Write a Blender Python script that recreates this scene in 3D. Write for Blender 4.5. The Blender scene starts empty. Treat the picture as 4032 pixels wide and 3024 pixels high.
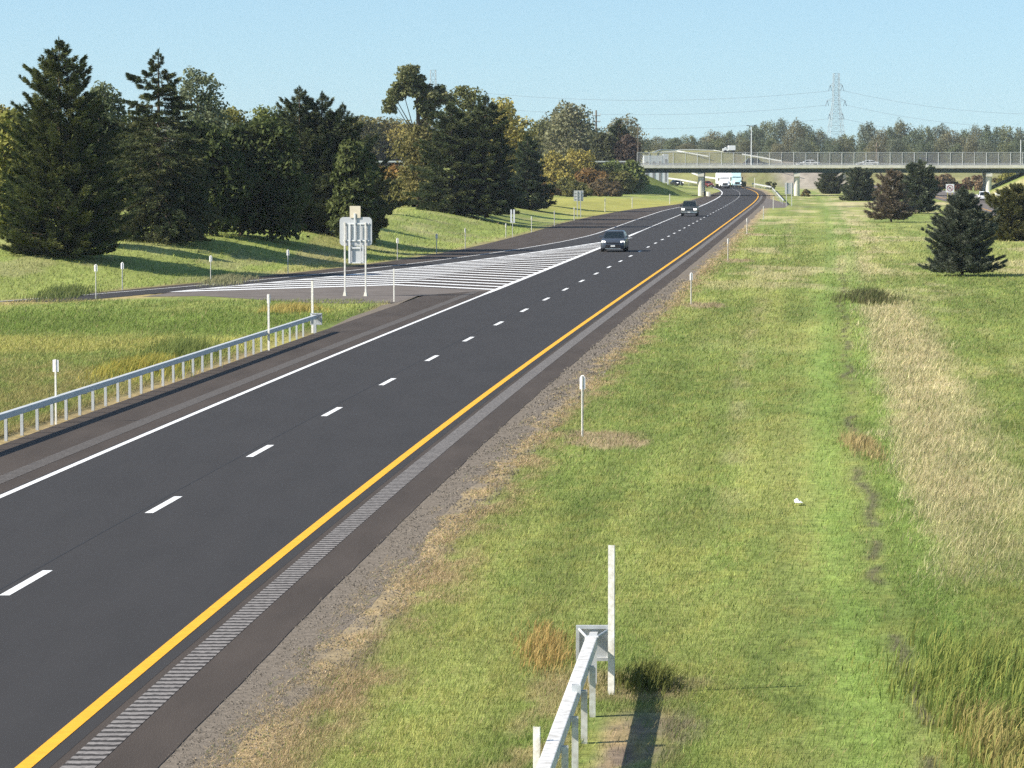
import bpy, math, random
import numpy as np
from mathutils import Vector
rad = math.radians
random.seed(7)
RNG = np.random.default_rng(11)
scene = bpy.context.scene
COL = scene.collection

# ------------------------------------------------------------------ camera model (source photograph 4032 x 3024)
F, CX, CY, YH, CAMH = 12632.0, 2016.0, 1512.0, 629.0, 7.0
PITCH = math.atan((CY - YH) / F)
cp, sp = math.cos(PITCH), math.sin(PITCH)
def ray(x, y):
    dx = (x - CX) / F; dz = -(y - CY) / F
    return dx, cp + dz * sp, -sp + dz * cp
def G(x, y, h=0.0):
    a, b, c = ray(x, y); t = (h - CAMH) / c
    return a * t, b * t
def XA(x, Y, y=700):
    a, b, c = ray(x, y); return a / b * Y
def ZA(x, y, Y):
    a, b, c = ray(x, y); return CAMH + c / b * Y

# ------------------------------------------------------------------ alignments traced on the ground
_yel = [(-5.51,36.6),(-5.21,41.2),(-4.82,46.5),(-4.34,53.6),(-3.62,62.4),(-2.98,70.9),(-2.07,81.0),(-.87,94.3),(-.23,101.5),(.53,110.2),(2.64,132.6),(5.51,162.5),(9.9,209.6),(15.75,270.4),(19.4,311.7),(25.31,374.4),(31.59,439.4),(37.89,507.3),(42.15,554.9),(47.69,621.8),(49.96,655.8),(55.93,753.8)]
_whi = [(-10.71,66.8),(-10.25,75.3),(-7.86,97.5),(-5.81,118.9),(-3.32,148.5),(-.88,171.4),(1.46,194.1),(4.84,231.5),(7.12,255.6),(15.13,340.),(19.54,389.2),(28.53,485.1),(35.8,565.5),(39.54,608.1),(41.9,643.4),(48.19,753.8),(51.81,829.9),(53.81,898.9)]
_p = np.array(_yel + [(x + 7.3, y) for x, y in _whi])
_cf = np.polyfit(_p[:, 1] / 500, _p[:, 0], 6)
_dc = np.polyder(_cf)
def yl(Y):
    Y = np.asarray(Y, float); Yc = np.clip(Y, 40, 880)
    return np.polyval(_cf, Yc / 500) + (Y - Yc) * np.polyval(_dc, Yc / 500) / 500
def slope(Y):
    Y = np.clip(np.asarray(Y, float), 40, 880); return np.polyval(_dc, Y / 500) / 500
def poly(pts, deg=None):
    g = np.array(sorted(G(*p)[::-1] for p in pts))           # rows of (Y, X)
    def f(Y):
        Y = np.asarray(Y, float)
        r = np.interp(Y, g[:, 0], g[:, 1])
        s0 = (g[2, 1] - g[0, 1]) / (g[2, 0] - g[0, 0]); s1 = (g[-1, 1] - g[-3, 1]) / (g[-1, 0] - g[-3, 0])
        return r + np.where(Y < g[0, 0], (Y - g[0, 0]) * s0, 0) + np.where(Y > g[-1, 0], (Y - g[-1, 0]) * s1, 0)
    f.g = g
    def sm(Y):                                               # smoothed along the line
        return sum(f(np.asarray(Y, float) + d) for d in (-16, -8, 0, 8, 16)) / 5
    sm.g = g
    return sm
ramp_line = poly([(144.7,1177),(380,1162.7),(600,1144),(800,1124.8),(889,1117),(1142.5,1090),(1359.5,1070.7),(1553,1049),(1734,1023.7),(1915,1001),(2100,974),(2181,956.8),(2307,935),(2416,897),(2506,864.6),(2615,828),(2678,816)])
ramp_edge = poly([(0,1188),(481,1144.7),(800,1112),(1135,1079),(1359,1055.5),(1553,1026.6),(1734,999.5),(1915,961.5),(2000,938.7),(2108,911.6),(2202,881),(2343,850),(2470,826),(2680,804),(2752,779),(2779,772)])
hatch_up = poly([(668.7,1151),(889,1131.5),(1106,1109.8),(1359.5,1082.6),(1553,1066),(1734,1044.7),(1915,1019),(2100,996),(2181,984),(2325,960),(2372,953),(2461,940.5)])
ramp_in = poly([(0,1193.5),(217,1184),(542,1170),(668.7,1153),(900,1143)])
def sstep(a, b, x):
    t = np.clip((np.asarray(x, float) - a) / (b - a), 0, 1); return t * t * (3 - 2 * t)

# ------------------------------------------------------------------ noise
def _hash(ix, iy, s):
    n = (ix.astype(np.int64) * 374761393 + iy.astype(np.int64) * 668265263 + s * 974634777) & 0xffffffff
    n = ((n ^ (n >> 13)) * 1274126177) & 0xffffffff
    return ((n ^ (n >> 16)) & 0xffff) / 65535.0
def vnoise(x, y, s=0):
    x = np.asarray(x, float); y = np.asarray(y, float)
    ix = np.floor(x); iy = np.floor(y); fx = x - ix; fy = y - iy
    fx = fx * fx * (3 - 2 * fx); fy = fy * fy * (3 - 2 * fy)
    a = _hash(ix, iy, s); b = _hash(ix + 1, iy, s); c = _hash(ix, iy + 1, s); d = _hash(ix + 1, iy + 1, s)
    return (a * (1 - fx) + b * fx) * (1 - fy) + (c * (1 - fx) + d * fx) * fy
def fbm(x, y, s=0, o=4):
    r = 0; a = .5; t = 0
    for k in range(o):
        r = r + a * vnoise(x, y, s + k * 17); t += a; a *= .55; x = x * 2.03 + 5.1; y = y * 2.03 + 1.7
    return r / t

# ------------------------------------------------------------------ terrain
def ditch_o(Y): return 10.7 + 1.1 * np.clip((np.asarray(Y, float) - 60) / 190, -.2, 1.2) + .5 * (fbm(np.asarray(Y) / 2.6, 0 * np.asarray(Y), 15, 2) - .5) + .45 * (fbm(np.asarray(Y) / 9., 0 * np.asarray(Y), 5, 2) - .5)
BR0, BR1 = 621.5, 634.0        # bridge front and back
def terr(X, Y):
    X = np.asarray(X, float); Y = np.asarray(Y, float)
    o = X - yl(Y)
    d = ditch_o(Y)
    h = -.35 * sstep(6.5, d - 1.0, o) * (1 - sstep(d + 2, d + 14, o)) - 1.05 * sstep(d - 2.1, d - .15, o) * (1 - .72 * sstep(d + .2, d + 2.9, o) - .28 * sstep(d + 2.4, d + 12, o))
    h = h - .50 * np.exp(-(np.abs(o - d) / .30) ** 3) * (.55 + .7 * fbm(Y / 2.1, 0 * Y, 61, 2)) * np.clip(1.6 - Y / 160, 0, 1)
    h = h * (1 - sstep(470, 520, Y) * .9)
    # swale between rail and ramp
    re = ramp_edge(Y)
    mid_r = ramp_in(np.minimum(Y, 168)); mid_l = yl(Y) - 11.3
    w = np.clip((X - mid_r) / np.maximum(mid_l - mid_r, .5), 0, 1)
    h = h - .75 * (np.sin(w * math.pi) ** 2) * (1 - sstep(140, 163, Y)) * (X < mid_l)
    # bank beyond the ramp
    b = (re - X) * .965
    A = np.interp(Y, [100, 160, 185, 205, 260, 340, 430, 520], [.4, .75, 1.3, 1.75, 1.9, 1.9, 1.3, .6])
    h = h + A * sstep(.6, 13, b) + .012 * np.clip(b - 13, 0, 60) + .25 * (fbm(X / 14., Y / 22., 3, 3) - .5) * sstep(2, 10, b)
    # embankments of the cross road
    def emb(dx):
        dy = np.maximum(np.maximum(BR0 - Y, Y - BR1), 0)
        return np.clip(5.85 * (1 - np.hypot(np.maximum(dx, 0), dy) / 13.), 0, 5.85)
    e = np.maximum(emb(X - 22.0), emb(99.3 + 4 - X))
    # interchange hill far behind
    top = np.interp(X, [-60, 10, 36, 58, 66, 78, 110, 170], [3., 7.5, 9.6, 9.7, 8.6, 6.6, 4.0, 2.])
    hill = top * sstep(838, 930, Y + 1.2 * (62 - X) * (X > 62) * .3) * (1 - .4 * sstep(1050, 1200, Y))
    left = 3.2 * sstep(660, 760, Y) * (1 - sstep(-14, -22, 0)) * sstep(-11, -30, o)
    h = np.maximum(np.maximum(h, e), np.maximum(hill, left * (Y > 640)))
    return h
def at(x, y):
    h = 0.0
    for _ in range(25):
        X, Y = G(x, y, h); h = .5 * h + .5 * float(terr(X, Y))
    return X, Y, float(terr(X, Y))

# ------------------------------------------------------------------ ground colours (real patches of dry grass, dirt, straw)
GREEN = np.array([.195, .240, .066]); GREEN2 = np.array([.125, .170, .043]); LIME = np.array([.300, .318, .100])
DRY = np.array([.47, .40, .225]); TAN = np.array([.40, .30, .17]); DIRT = np.array([.20, .155, .115]); STRAW = np.array([.44, .335, .19]); GRAV = np.array([.185, .155, .122])
PATCH = []      # (X, Y, rx, ry)
def mixc(c, d, w): return c * (1 - w[..., None]) + d * w[..., None]
def gcol(X, Y, fine=True):
    X = np.asarray(X, float); Y = np.asarray(Y, float); o = X - yl(Y)
    n1 = fbm(o / 1.6, Y / 5., 21, 4); n2 = fbm(o / .45, Y / 1.1, 31, 3); n3 = fbm(o / 3.2, Y / 26., 41, 3); n4 = fbm(X / .22, Y / .5, 57, 2)
    c = np.broadcast_to(GREEN, X.shape + (3,)).copy()
    c = mixc(c, GREEN2, sstep(.45, .65, n1) * .5)
    c = mixc(c, LIME, sstep(.47, .66, n3) * .75)
    c = mixc(c, LIME * np.array([1.12, .98, .9]), sstep(.52, .66, n2) * .3)
    c = mixc(c, GREEN2, sstep(.58, .75, n4) * .35)
    c = mixc(c, DRY, sstep(.56, .70, fbm(X / 4., Y / 12., 77, 3)) * .6 * sstep(90, 220, Y))
    rt = o > 1
    # strip of cut dry grass right of the ditch
    d = ditch_o(Y)
    q = (o - d)
    dry = sstep(.5, 1.2, q + .5 * (n1 - .5)) * (1 - sstep(2.5, 4.4, q + 1.6 * (n1 - .5))) * sstep(50, 68, Y + 12 * (n1 - .5)) * (1 - sstep(150, 175, Y)) * (.75 + .5 * sstep(.35, .6, n3))
    dry = np.maximum(dry, .55 * sstep(3.5, 5, q) * (1 - sstep(5.5, 8, q)) * sstep(.5, .62, n3) * (1 - sstep(160, 240, Y)))
    dry = np.maximum(dry, .8 * sstep(-1.5, 1, q) * (1 - sstep(1, 6, q)) * sstep(.42, .6, fbm(o / 1.8, Y / 12., 8, 3)) * sstep(170, 200, Y))
    c = mixc(c, DRY * .95, np.clip(dry, 0, 1) * rt * (.62 + .38 * sstep(.35, .6, n2 * .6 + n4 * .4)))
    # ditch bed: bare soil in places
    bed = np.exp(-((q + .3 * (n2 - .5)) / .13) ** 2) * sstep(.36, .50, fbm(Y / 2.4, q * 0, 91, 3)) * (1 - sstep(170, 260, Y))
    c = mixc(c, DIRT * .55, bed * rt * .85)
    c = mixc(c, GREEN * np.array([.9, 1.12, .9]), np.exp(-((np.abs(q) - .7) / .5) ** 2) * .55 * rt)
    # brownish mower track
    tr = np.exp(-((o - 7.6 - .3 * np.sin(Y / 30)) / .35) ** 2) * .4 * sstep(.35, .6, n1) * sstep(60, 70, Y)
    c = mixc(c, DRY * .75, tr)
    # verge: straw and gravel
    jag = .45 * (fbm(Y / 1.3, o * 2, 13, 3) - .5) + .35 * (fbm(Y / 6., o * .0, 14, 2) - .5)
    st = (1 - sstep(2.8, 3.9, o + 1.6 * jag)) * rt
    c = mixc(c, TAN * np.array([.62, .66, .70]), (1 - sstep(2.7, 3.2, o + jag)) * rt)
    c = mixc(c, STRAW * .85, np.clip(st, 0, 1) * (.15 + .85 * sstep(.36, .6, fbm(o / .5, Y / 1.6, 66, 3))))
    c = mixc(c, GRAV, (1 - sstep(1.9, 2.7, o + jag * 2.2)) * rt)
    for (px, py, rx, ry) in PATCH:
        r = np.hypot((X - px) / rx, (Y - py) / ry) + .9 * (n2 - .5)
        c = mixc(c, TAN * np.array([.78, .80, .85]), (1 - sstep(.65, 1.05, r)) * .9)
    # bare soil by the near rail
    r = sstep(6.4, 6.75, o + jag * .5) * (1 - sstep(6.9, 7.7, o + 2.2 * jag + 1.2 * (n2 - .5))) * (1 - sstep(38.8, 41.2, Y + 2 * jag)) * (.45 + .55 * sstep(.38, .52, n2 * .5 + n1 * .5))
    c = mixc(c, mixc(np.broadcast_to(DIRT, X.shape + (3,)), TAN * .8, sstep(.4, .6, n2)), r)
    r = (1 - sstep(.5, 1.0, np.hypot((o - 6.75) / 1.5, (Y - 42.3) / 1.5) + .8 * (n2 - .5)))
    c = mixc(c, STRAW * .75, r * .7)
    r = sstep(5.25, 5.6, o + jag * .4) * (1 - sstep(6.1, 6.3, o)) * (1 - sstep(43, 44.5, Y))
    c = mixc(c, STRAW * .78, r * .6 * sstep(.35, .55, n2))
    # left of the carriageway
    lf = o < -9
    re = ramp_edge(Y); ri = ramp_in(np.minimum(Y, 175))
    gre = lf & (X > ri)
    c = mixc(c, TAN * .62, sstep(-11.6, -10.6, o + .5 * jag) * gre * .9)
    c = mixc(c, DRY * np.array([.80, .72, .62]), gre * (1 - sstep(1.5, 5., X - ri + 3 * jag)) * .85)
    yb = Y + 9 * (n3 - .5) + 5 * (n1 - .5)
    c = mixc(c, GREEN2 * np.array([1.15, 1.15, 1.0]), gre * sstep(127, 132, yb) * (1 - sstep(146, 152, yb)) * .85)
    c = mixc(c, LIME * np.array([1.12, .98, .95]), gre * sstep(114, 119, yb) * (1 - sstep(124, 129, yb)) * .8)
    c = mixc(c, DRY * np.array([.66, .60, .50]), gre * (1 - sstep(108, 118, yb)) * .55 * sstep(.30, .58, n1 * .7 + n2 * .3))
    bk = lf & (X < re)
    c = mixc(c, LIME * np.array([.92, 1.02, .85]), bk * .6)
    c = mixc(c, DRY * .7, bk * sstep(.58, .72, fbm(X / 3.5, Y / 9., 23, 3)) * .4)
    c = mixc(c, TAN * .6, bk * (1 - sstep(.3, 1.2, (re - X) + jag)) * .7)
    c = mixc(c, LIME * np.array([1.15, 1, .8]), bk * sstep(370, 430, Y) * (1 - sstep(520, 560, Y)) * .75)
    c = mixc(c, GREEN2 * .9, lf * sstep(590, 606, Y) * (Y < 640) * .6)
    # far: hill in dull autumn grass, gravel slope to the right
    c = mixc(c, np.array([.24, .215, .10]), sstep(780, 900, Y) * (.5 + .4 * n1))
    gs = sstep(660, 690, Y) * sstep(8, 16, o) * (1 - sstep(28, 36, o)) * sstep(740, 790, Y)
    c = mixc(c, np.array([.36, .31, .27]), gs * .8)
    # crossover by the overpass
    c = mixc(c, GRAV * .9, sstep(470, 474, Y) * (1 - sstep(486, 492, Y)) * (o > 1) * (o < 34) * .55 * sstep(.4, .5, fbm(o / 6., Y / 3., 3, 2)))
    c = mixc(c, DRY, sstep(494, 500, Y) * (1 - sstep(525, 540, Y)) * sstep(10, 14, o) * (o < 32) * .7)
    if fine:
        c = c * ((1 + .07 * np.sin(o * 3.3 + .6 * n3) * rt)[..., None]); c = c * ((.80 + .4 * n4) * (.86 + .5 * fbm(o / 2.4, Y / 7., 99, 3)))[..., None]
    return c

# ------------------------------------------------------------------ mesh helpers
def tag(o, label=None, cat=None, group=None, kind=None):
    if label: o['label'] = label
    if cat: o['category'] = cat
    if group: o['group'] = group
    if kind: o['kind'] = kind
    return o
def empty(name, loc=(0, 0, 0), rz=0.0, label=None, cat=None, group=None):
    o = bpy.data.objects.new(name, None); COL.objects.link(o)
    o.location = loc; o.rotation_euler = (0, 0, rz); o.empty_display_size = .2
    return tag(o, label, cat, group)
def nmesh(name, verts, faces, mats, parent=None, col=None, mi=None, smooth=False):
    """verts (n,3); faces (m,k) array"""
    me = bpy.data.meshes.new(name)
    verts = np.asarray(verts, np.float32); faces = np.asarray(faces, np.int32)
    k = faces.shape[1]; m = len(faces)
    me.vertices.add(len(verts)); me.vertices.foreach_set('co', verts.ravel())
    me.loops.add(m * k); me.loops.foreach_set('vertex_index', faces.ravel())
    me.polygons.add(m); me.polygons.foreach_set('loop_start', np.arange(0, m * k, k, dtype=np.int32))
    for q in (mats if isinstance(mats, (list, tuple)) else [mats]): me.materials.append(q)
    if mi is not None: me.polygons.foreach_set('material_index', np.asarray(mi, np.int32))
    if smooth: me.polygons.foreach_set('use_smooth', np.ones(m, bool))
    me.update(calc_edges=True)
    if col is not None:
        at_ = me.color_attributes.new('Col', 'FLOAT_COLOR', 'POINT')
        c4 = np.ones((len(verts), 4), np.float32); c4[:, :3] = col
        at_.data.foreach_set('color', c4.ravel())
    o = bpy.data.objects.new(name, me); COL.objects.link(o)
    if parent: o.parent = parent
    return o
class MB:
    def __init__(s): s.v = []; s.f = []; s.m = []
    def add(s, vs, fs, mi=0):
        b = len(s.v); s.v += [tuple(map(float, v)) for v in vs]; s.f += [tuple(b + i for i in f) for f in fs]; s.m += [mi] * len(fs); return s
    def box(s, x0, x1, y0, y1, z0, z1, mi=0):
        return s.add([(x0,y0,z0),(x1,y0,z0),(x1,y1,z0),(x0,y1,z0),(x0,y0,z1),(x1,y0,z1),(x1,y1,z1),(x0,y1,z1)],
                     [(0,3,2,1),(4,5,6,7),(0,1,5,4),(1,2,6,5),(2,3,7,6),(3,0,4,7)], mi)
    def tube(s, a, b, r0, r1=None, n=6, mi=0):
        r1 = r0 if r1 is None else r1
        a = Vector(a); b = Vector(b); d = (b - a).normalized()
        u = d.cross(Vector((0, 0, 1)) if abs(d.z) < .9 else Vector((1, 0, 0))).normalized(); w = d.cross(u)
        vs = []
        for p, r in ((a, r0), (b, r1)):
            for k in range(n):
                t = 2 * math.pi * k / n + math.pi / n; vs.append(p + (u * math.cos(t) + w * math.sin(t)) * r)
        fs = [(k, (k + 1) % n, n + (k + 1) % n, n + k) for k in range(n)] + [tuple(range(n - 1, -1, -1)), tuple(range(n, 2 * n))]
        return s.add(vs, fs, mi)
    def bar(s, a, b, w, h, mi=0):
        """box section along a-b, w across (horizontal), h tall"""
        a = Vector(a); b = Vector(b); d = (b - a).normalized()
        u = d.cross(Vector((0, 0, 1))); u = u.normalized() if u.length > 1e-5 else Vector((1, 0, 0)); v = u.cross(d)
        vs = [p + u * i * w / 2 + v * j * h / 2 for p in (a, b) for i, j in ((-1,-1),(1,-1),(1,1),(-1,1))]
        return s.add(vs, [(0,1,5,4),(1,2,6,5),(2,3,7,6),(3,0,4,7),(3,2,1,0),(4,5,6,7)], mi)
    def prism(s, pts, y0, y1, mi=0):
        n = len(pts)      # pts in XZ, extruded along Y
        return s.add([(x, y0, z) for x, z in pts] + [(x, y1, z) for x, z in pts],
                     [(k, (k + 1) % n, n + (k + 1) % n, n + k) for k in range(n)] + [tuple(range(n - 1, -1, -1)), tuple(range(n, 2 * n))], mi)
    def prismx(s, pts, x0, x1, mi=0):
        n = len(pts)      # pts in YZ, extruded along X
        return s.add([(x0, y, z) for y, z in pts] + [(x1, y, z) for y, z in pts],
                     [(k, (k + 1) % n, n + (k + 1) % n, n + k) for k in range(n)] + [tuple(range(n - 1, -1, -1)), tuple(range(n, 2 * n))], mi)
    def loft(s, rings, mi=0, caps=True):
        n = len(rings[0]); vs = [p for r in rings for p in r]; fs = []
        for i in range(len(rings) - 1):
            for k in range(n):
                fs.append((i*n+k, i*n+(k+1)%n, (i+1)*n+(k+1)%n, (i+1)*n+k))
        if caps: fs += [tuple(range(n-1, -1, -1)), tuple(range((len(rings)-1)*n, len(rings)*n))]
        return s.add(vs, fs, mi)
    def quad(s, a, b, c, d, mi=0): return s.add([a, b, c, d], [(0, 1, 2, 3)], mi)
    def build(s, name, mats, parent=None, smooth=False, bevel=0, angle=40):
        me = bpy.data.meshes.new(name); me.from_pydata(s.v, [], s.f)
        for q in (mats if isinstance(mats, (list, tuple)) else [mats]): me.materials.append(q)
        for p, i in zip(me.polygons, s.m): p.material_index = i
        import bmesh
        bm = bmesh.new(); bm.from_mesh(me); bmesh.ops.recalc_face_normals(bm, faces=bm.faces)
        if bevel:
            bmesh.ops.bevel(bm, geom=[e for e in bm.edges if len(e.link_faces) == 2 and e.calc_face_angle(0) > .5], offset=bevel, segments=2, affect='EDGES', profile=.6)
        bm.to_mesh(me); bm.free()
        if smooth:
            for p in me.polygons: p.use_smooth = True
            if hasattr(me, 'set_sharp_from_angle'): me.set_sharp_from_angle(angle=rad(angle))
        o = bpy.data.objects.new(name, me); COL.objects.link(o)
        if parent: o.parent = parent
        return o
def copy_tree(o, parent=None):
    c = o.copy(); COL.objects.link(c)
    if parent: c.parent = parent
    for ch in list(o.children): copy_tree(ch, c)
    return c

# ------------------------------------------------------------------ materials
def mat(name, col, rough=.7, metal=0.0, spec=.3, noise=0.0, nscale=8.0, bump=0.0, bscale=40., emit=None, estr=0, stretch=None, col2=None):
    m = bpy.data.materials.new(name); m.use_nodes = True; nt = m.node_tree; b = nt.nodes['Principled BSDF']
    b.inputs['Base Color'].default_value = (*col, 1); b.inputs['Roughness'].default_value = rough; b.inputs['Metallic'].default_value = metal
    b.inputs['Specular IOR Level'].default_value = spec
    if emit: b.inputs['Emission Color'].default_value = (*emit, 1); b.inputs['Emission Strength'].default_value = estr
    tc = nt.nodes.new('ShaderNodeTexCoord'); vec = tc.outputs['Object']
    if stretch:
        mp = nt.nodes.new('ShaderNodeMapping'); mp.inputs['Scale'].default_value = stretch; nt.links.new(vec, mp.inputs[0]); vec = mp.outputs[0]
    if noise:
        n = nt.nodes.new('ShaderNodeTexNoise'); n.inputs['Scale'].default_value = nscale; n.inputs['Detail'].default_value = 6; n.inputs['Roughness'].default_value = .65
        nt.links.new(vec, n.inputs['Vector'])
        r = nt.nodes.new('ShaderNodeValToRGB'); r.color_ramp.elements[0].position = .3; r.color_ramp.elements[1].position = .72
        c2 = col2 or tuple(c * (1 + noise) for c in col); c1 = tuple(c * (1 - noise) for c in col)
        r.color_ramp.elements[0].color = (*c1, 1); r.color_ramp.elements[1].color = (*[min(c, 1) for c in c2], 1)
        nt.links.new(n.outputs['Fac'], r.inputs[0]); nt.links.new(r.outputs[0], b.inputs['Base Color'])
    if bump:
        n = nt.nodes.new('ShaderNodeTexNoise'); n.inputs['Scale'].default_value = bscale; n.inputs['Detail'].default_value = 4
        nt.links.new(vec, n.inputs['Vector'])
        bp = nt.nodes.new('ShaderNodeBump'); bp.inputs['Strength'].default_value = bump; bp.inputs['Distance'].default_value = .02
        nt.links.new(n.outputs['Fac'], bp.inputs['Height']); nt.links.new(bp.outputs[0], b.inputs['Normal'])
    return m
def attr_mat(name, rough=1.0, transl=0.0, fine=None):
    m = bpy.data.materials.new(name); m.use_nodes = True; nt = m.node_tree; b = nt.nodes['Principled BSDF']
    a = nt.nodes.new('ShaderNodeAttribute'); a.attribute_name = 'Col'
    b.inputs['Roughness'].default_value = rough; b.inputs['Specular IOR Level'].default_value = .12
    src = a.outputs['Color']
    if fine:
        tc = nt.nodes.new('ShaderNodeTexCoord'); n = nt.nodes.new('ShaderNodeTexNoise'); n.inputs['Scale'].default_value = fine; n.inputs['Detail'].default_value = 5; n.inputs['Roughness'].default_value = .7
        nt.links.new(tc.outputs['Object'], n.inputs['Vector'])
        r = nt.nodes.new('ShaderNodeValToRGB'); r.color_ramp.elements[0].position = .3; r.color_ramp.elements[1].position = .7
        r.color_ramp.elements[0].color = (.62, .62, .62, 1); r.color_ramp.elements[1].color = (1.32, 1.30, 1.25, 1)
        nt.links.new(n.outputs['Fac'], r.inputs[0])
        mx = nt.nodes.new('ShaderNodeMix'); mx.data_type = 'RGBA'; mx.blend_type = 'MULTIPLY'; mx.inputs[0].default_value = 1
        nt.links.new(src, mx.inputs[6]); nt.links.new(r.outputs[0], mx.inputs[7]); src = mx.outputs[2]
        bp = nt.nodes.new('ShaderNodeBump'); bp.inputs['Strength'].default_value = .6; bp.inputs['Distance'].default_value = .08
        nt.links.new(n.outputs['Fac'], bp.inputs['Height']); nt.links.new(bp.outputs[0], b.inputs['Normal'])
    nt.links.new(src, b.inputs['Base Color'])
    if transl:
        t = nt.nodes.new('ShaderNodeBsdfTranslucent'); nt.links.new(src, t.inputs[0])
        mx = nt.nodes.new('ShaderNodeMixShader'); mx.inputs[0].default_value = transl
        nt.links.new(b.outputs[0], mx.inputs[1]); nt.links.new(t.outputs[0], mx.inputs[2]); nt.links.new(mx.outputs[0], nt.nodes['Material Output'].inputs[0])
    return m
M = {}
M['ground'] = attr_mat('ground_turf', fine=3.2)
M['blade'] = attr_mat('grass_blade', transl=.3)
M['leaf'] = attr_mat('leaf', transl=.28)
M['needle'] = attr_mat('needle', transl=.2)
M['asphalt'] = mat('fresh_asphalt', (.045, .0425, .042), .92, spec=.16, noise=.08, nscale=1.0, bump=.25, bscale=90, stretch=(1, .18, 1))
M['asphalt2'] = mat('shoulder_asphalt', (.070, .057, .048), .95, spec=.14, noise=.18, nscale=.8, bump=.3, bscale=60, stretch=(1, .2, 1))
M['asphalt3'] = mat('worn_asphalt', (.155, .134, .118), .95, spec=.14, noise=.25, nscale=1.2, bump=.3, bscale=60, stretch=(.5, .5, 1))
M['gravel'] = mat('gravel', (.185, .155, .122), 1, spec=.1, noise=.34, nscale=6, bump=.7, bscale=18)
M['white_paint'] = mat('white_paint', (.78, .78, .76), .7, noise=.12, nscale=5)
M['yellow_paint'] = mat('yellow_paint', (.80, .40, .022), .7, noise=.13, nscale=5)
M['joint'] = mat('joint_tar', (.03, .03, .032), .9)
M['galv'] = mat('galvanised_steel', (.66, .67, .66), .55, .15, .4, noise=.10, nscale=2.2)
M['galv_dull'] = mat('dull_galvanised_steel', (.52, .53, .52), .6, .1, .4, noise=.14, nscale=5)
M['beam'] = mat('rail_steel', (.56, .57, .55), .5, .1, .4, noise=.10, nscale=3)
M['beam_sunlit'] = mat('sunlit_rail_steel', (.50, .47, .42), .6, .05, .3, noise=.1, nscale=9, col2=(.86, .86, .84))  # near rail's sunlit overexposure put into the steel colour, mottled with weathering
M['post_paint'] = mat('post_paint', (.52, .49, .42), .7, noise=.12, nscale=11, col2=(.86, .85, .79))
M['concrete'] = mat('concrete', (.56, .53, .46), .9, noise=.25, nscale=1.1)
M['concrete_light'] = mat('pale_concrete', (.68, .65, .55), .9, noise=.18, nscale=1.1)
M['girder'] = mat('girder_paint', (.050, .075, .068), .6, noise=.2, nscale=.8)
M['sign_back'] = mat('sign_aluminium', (.50, .51, .52), .45, .2, .5, noise=.06, nscale=2)
M['sign_back2'] = mat('sign_plywood', (.62, .55, .42), .8, noise=.08, nscale=2)
M['bark'] = mat('bark', (.095, .07, .05), .95, noise=.3, nscale=4, bump=.6, bscale=12)
M['bark_pale'] = mat('pale_bark', (.30, .26, .20), .95, noise=.25, nscale=3)
M['tyre'] = mat('tyre_rubber', (.018, .018, .018), .85)
M['rim'] = mat('alloy', (.45, .46, .47), .35, .8)
M['glass'] = mat('tinted_glass', (.012, .018, .020), .08, 0, .6)
M['black'] = mat('black_plastic', (.018, .018, .02), .6)
M['chrome'] = mat('chrome', (.65, .66, .66), .2, .9)
M['plate'] = mat('plate', (.8, .8, .76), .5)
M['lamp_on'] = mat('lit_headlamp', (.9, .9, .88), .2, emit=(1, .96, .88), estr=1.5)
M['lamp_red'] = mat('tail_lamp', (.35, .015, .01), .3)
M['car_blue'] = mat('slate_blue_paint', (.075, .090, .112), .28, .35, .5)
M['car_grey'] = mat('graphite_paint', (.10, .105, .10), .3, .4, .5)
M['car_white'] = mat('white_car_paint', (.82, .82, .82), .3, 0, .5)
M['car_dark'] = mat('dark_car_paint', (.035, .037, .042), .3, .2, .5)
M['car_red'] = mat('dark_red_paint', (.16, .025, .02), .35, 0, .5)
M['truck_teal'] = mat('pale_teal_paint', (.50, .72, .74), .4, 0, .4)
M['trailer'] = mat('trailer_skin', (.84, .85, .85), .5, 0, .4)
M['wood'] = mat('weathered_pole', (.20, .16, .12), .9, noise=.2, nscale=3)
M['pylon'] = mat('pylon_steel', (.36, .42, .45), .6, .1, .3)
M['wire'] = mat('wire', (.16, .20, .24), .6)
M['wall_white'] = mat('white_cladding', (.66, .68, .72), .7, noise=.05, nscale=1)
M['roof_grey'] = mat('grey_roof', (.25, .25, .26), .8)
M['sign_white'] = mat('sign_white', (.85, .84, .84), .5)
M['sign_black'] = mat('sign_black', (.03, .02, .03), .5)
M['sign_red'] = mat('sign_red', (.32, .03, .05), .5)
M['yellow_post'] = mat('yellow_post', (.75, .62, .20), .6)
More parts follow.
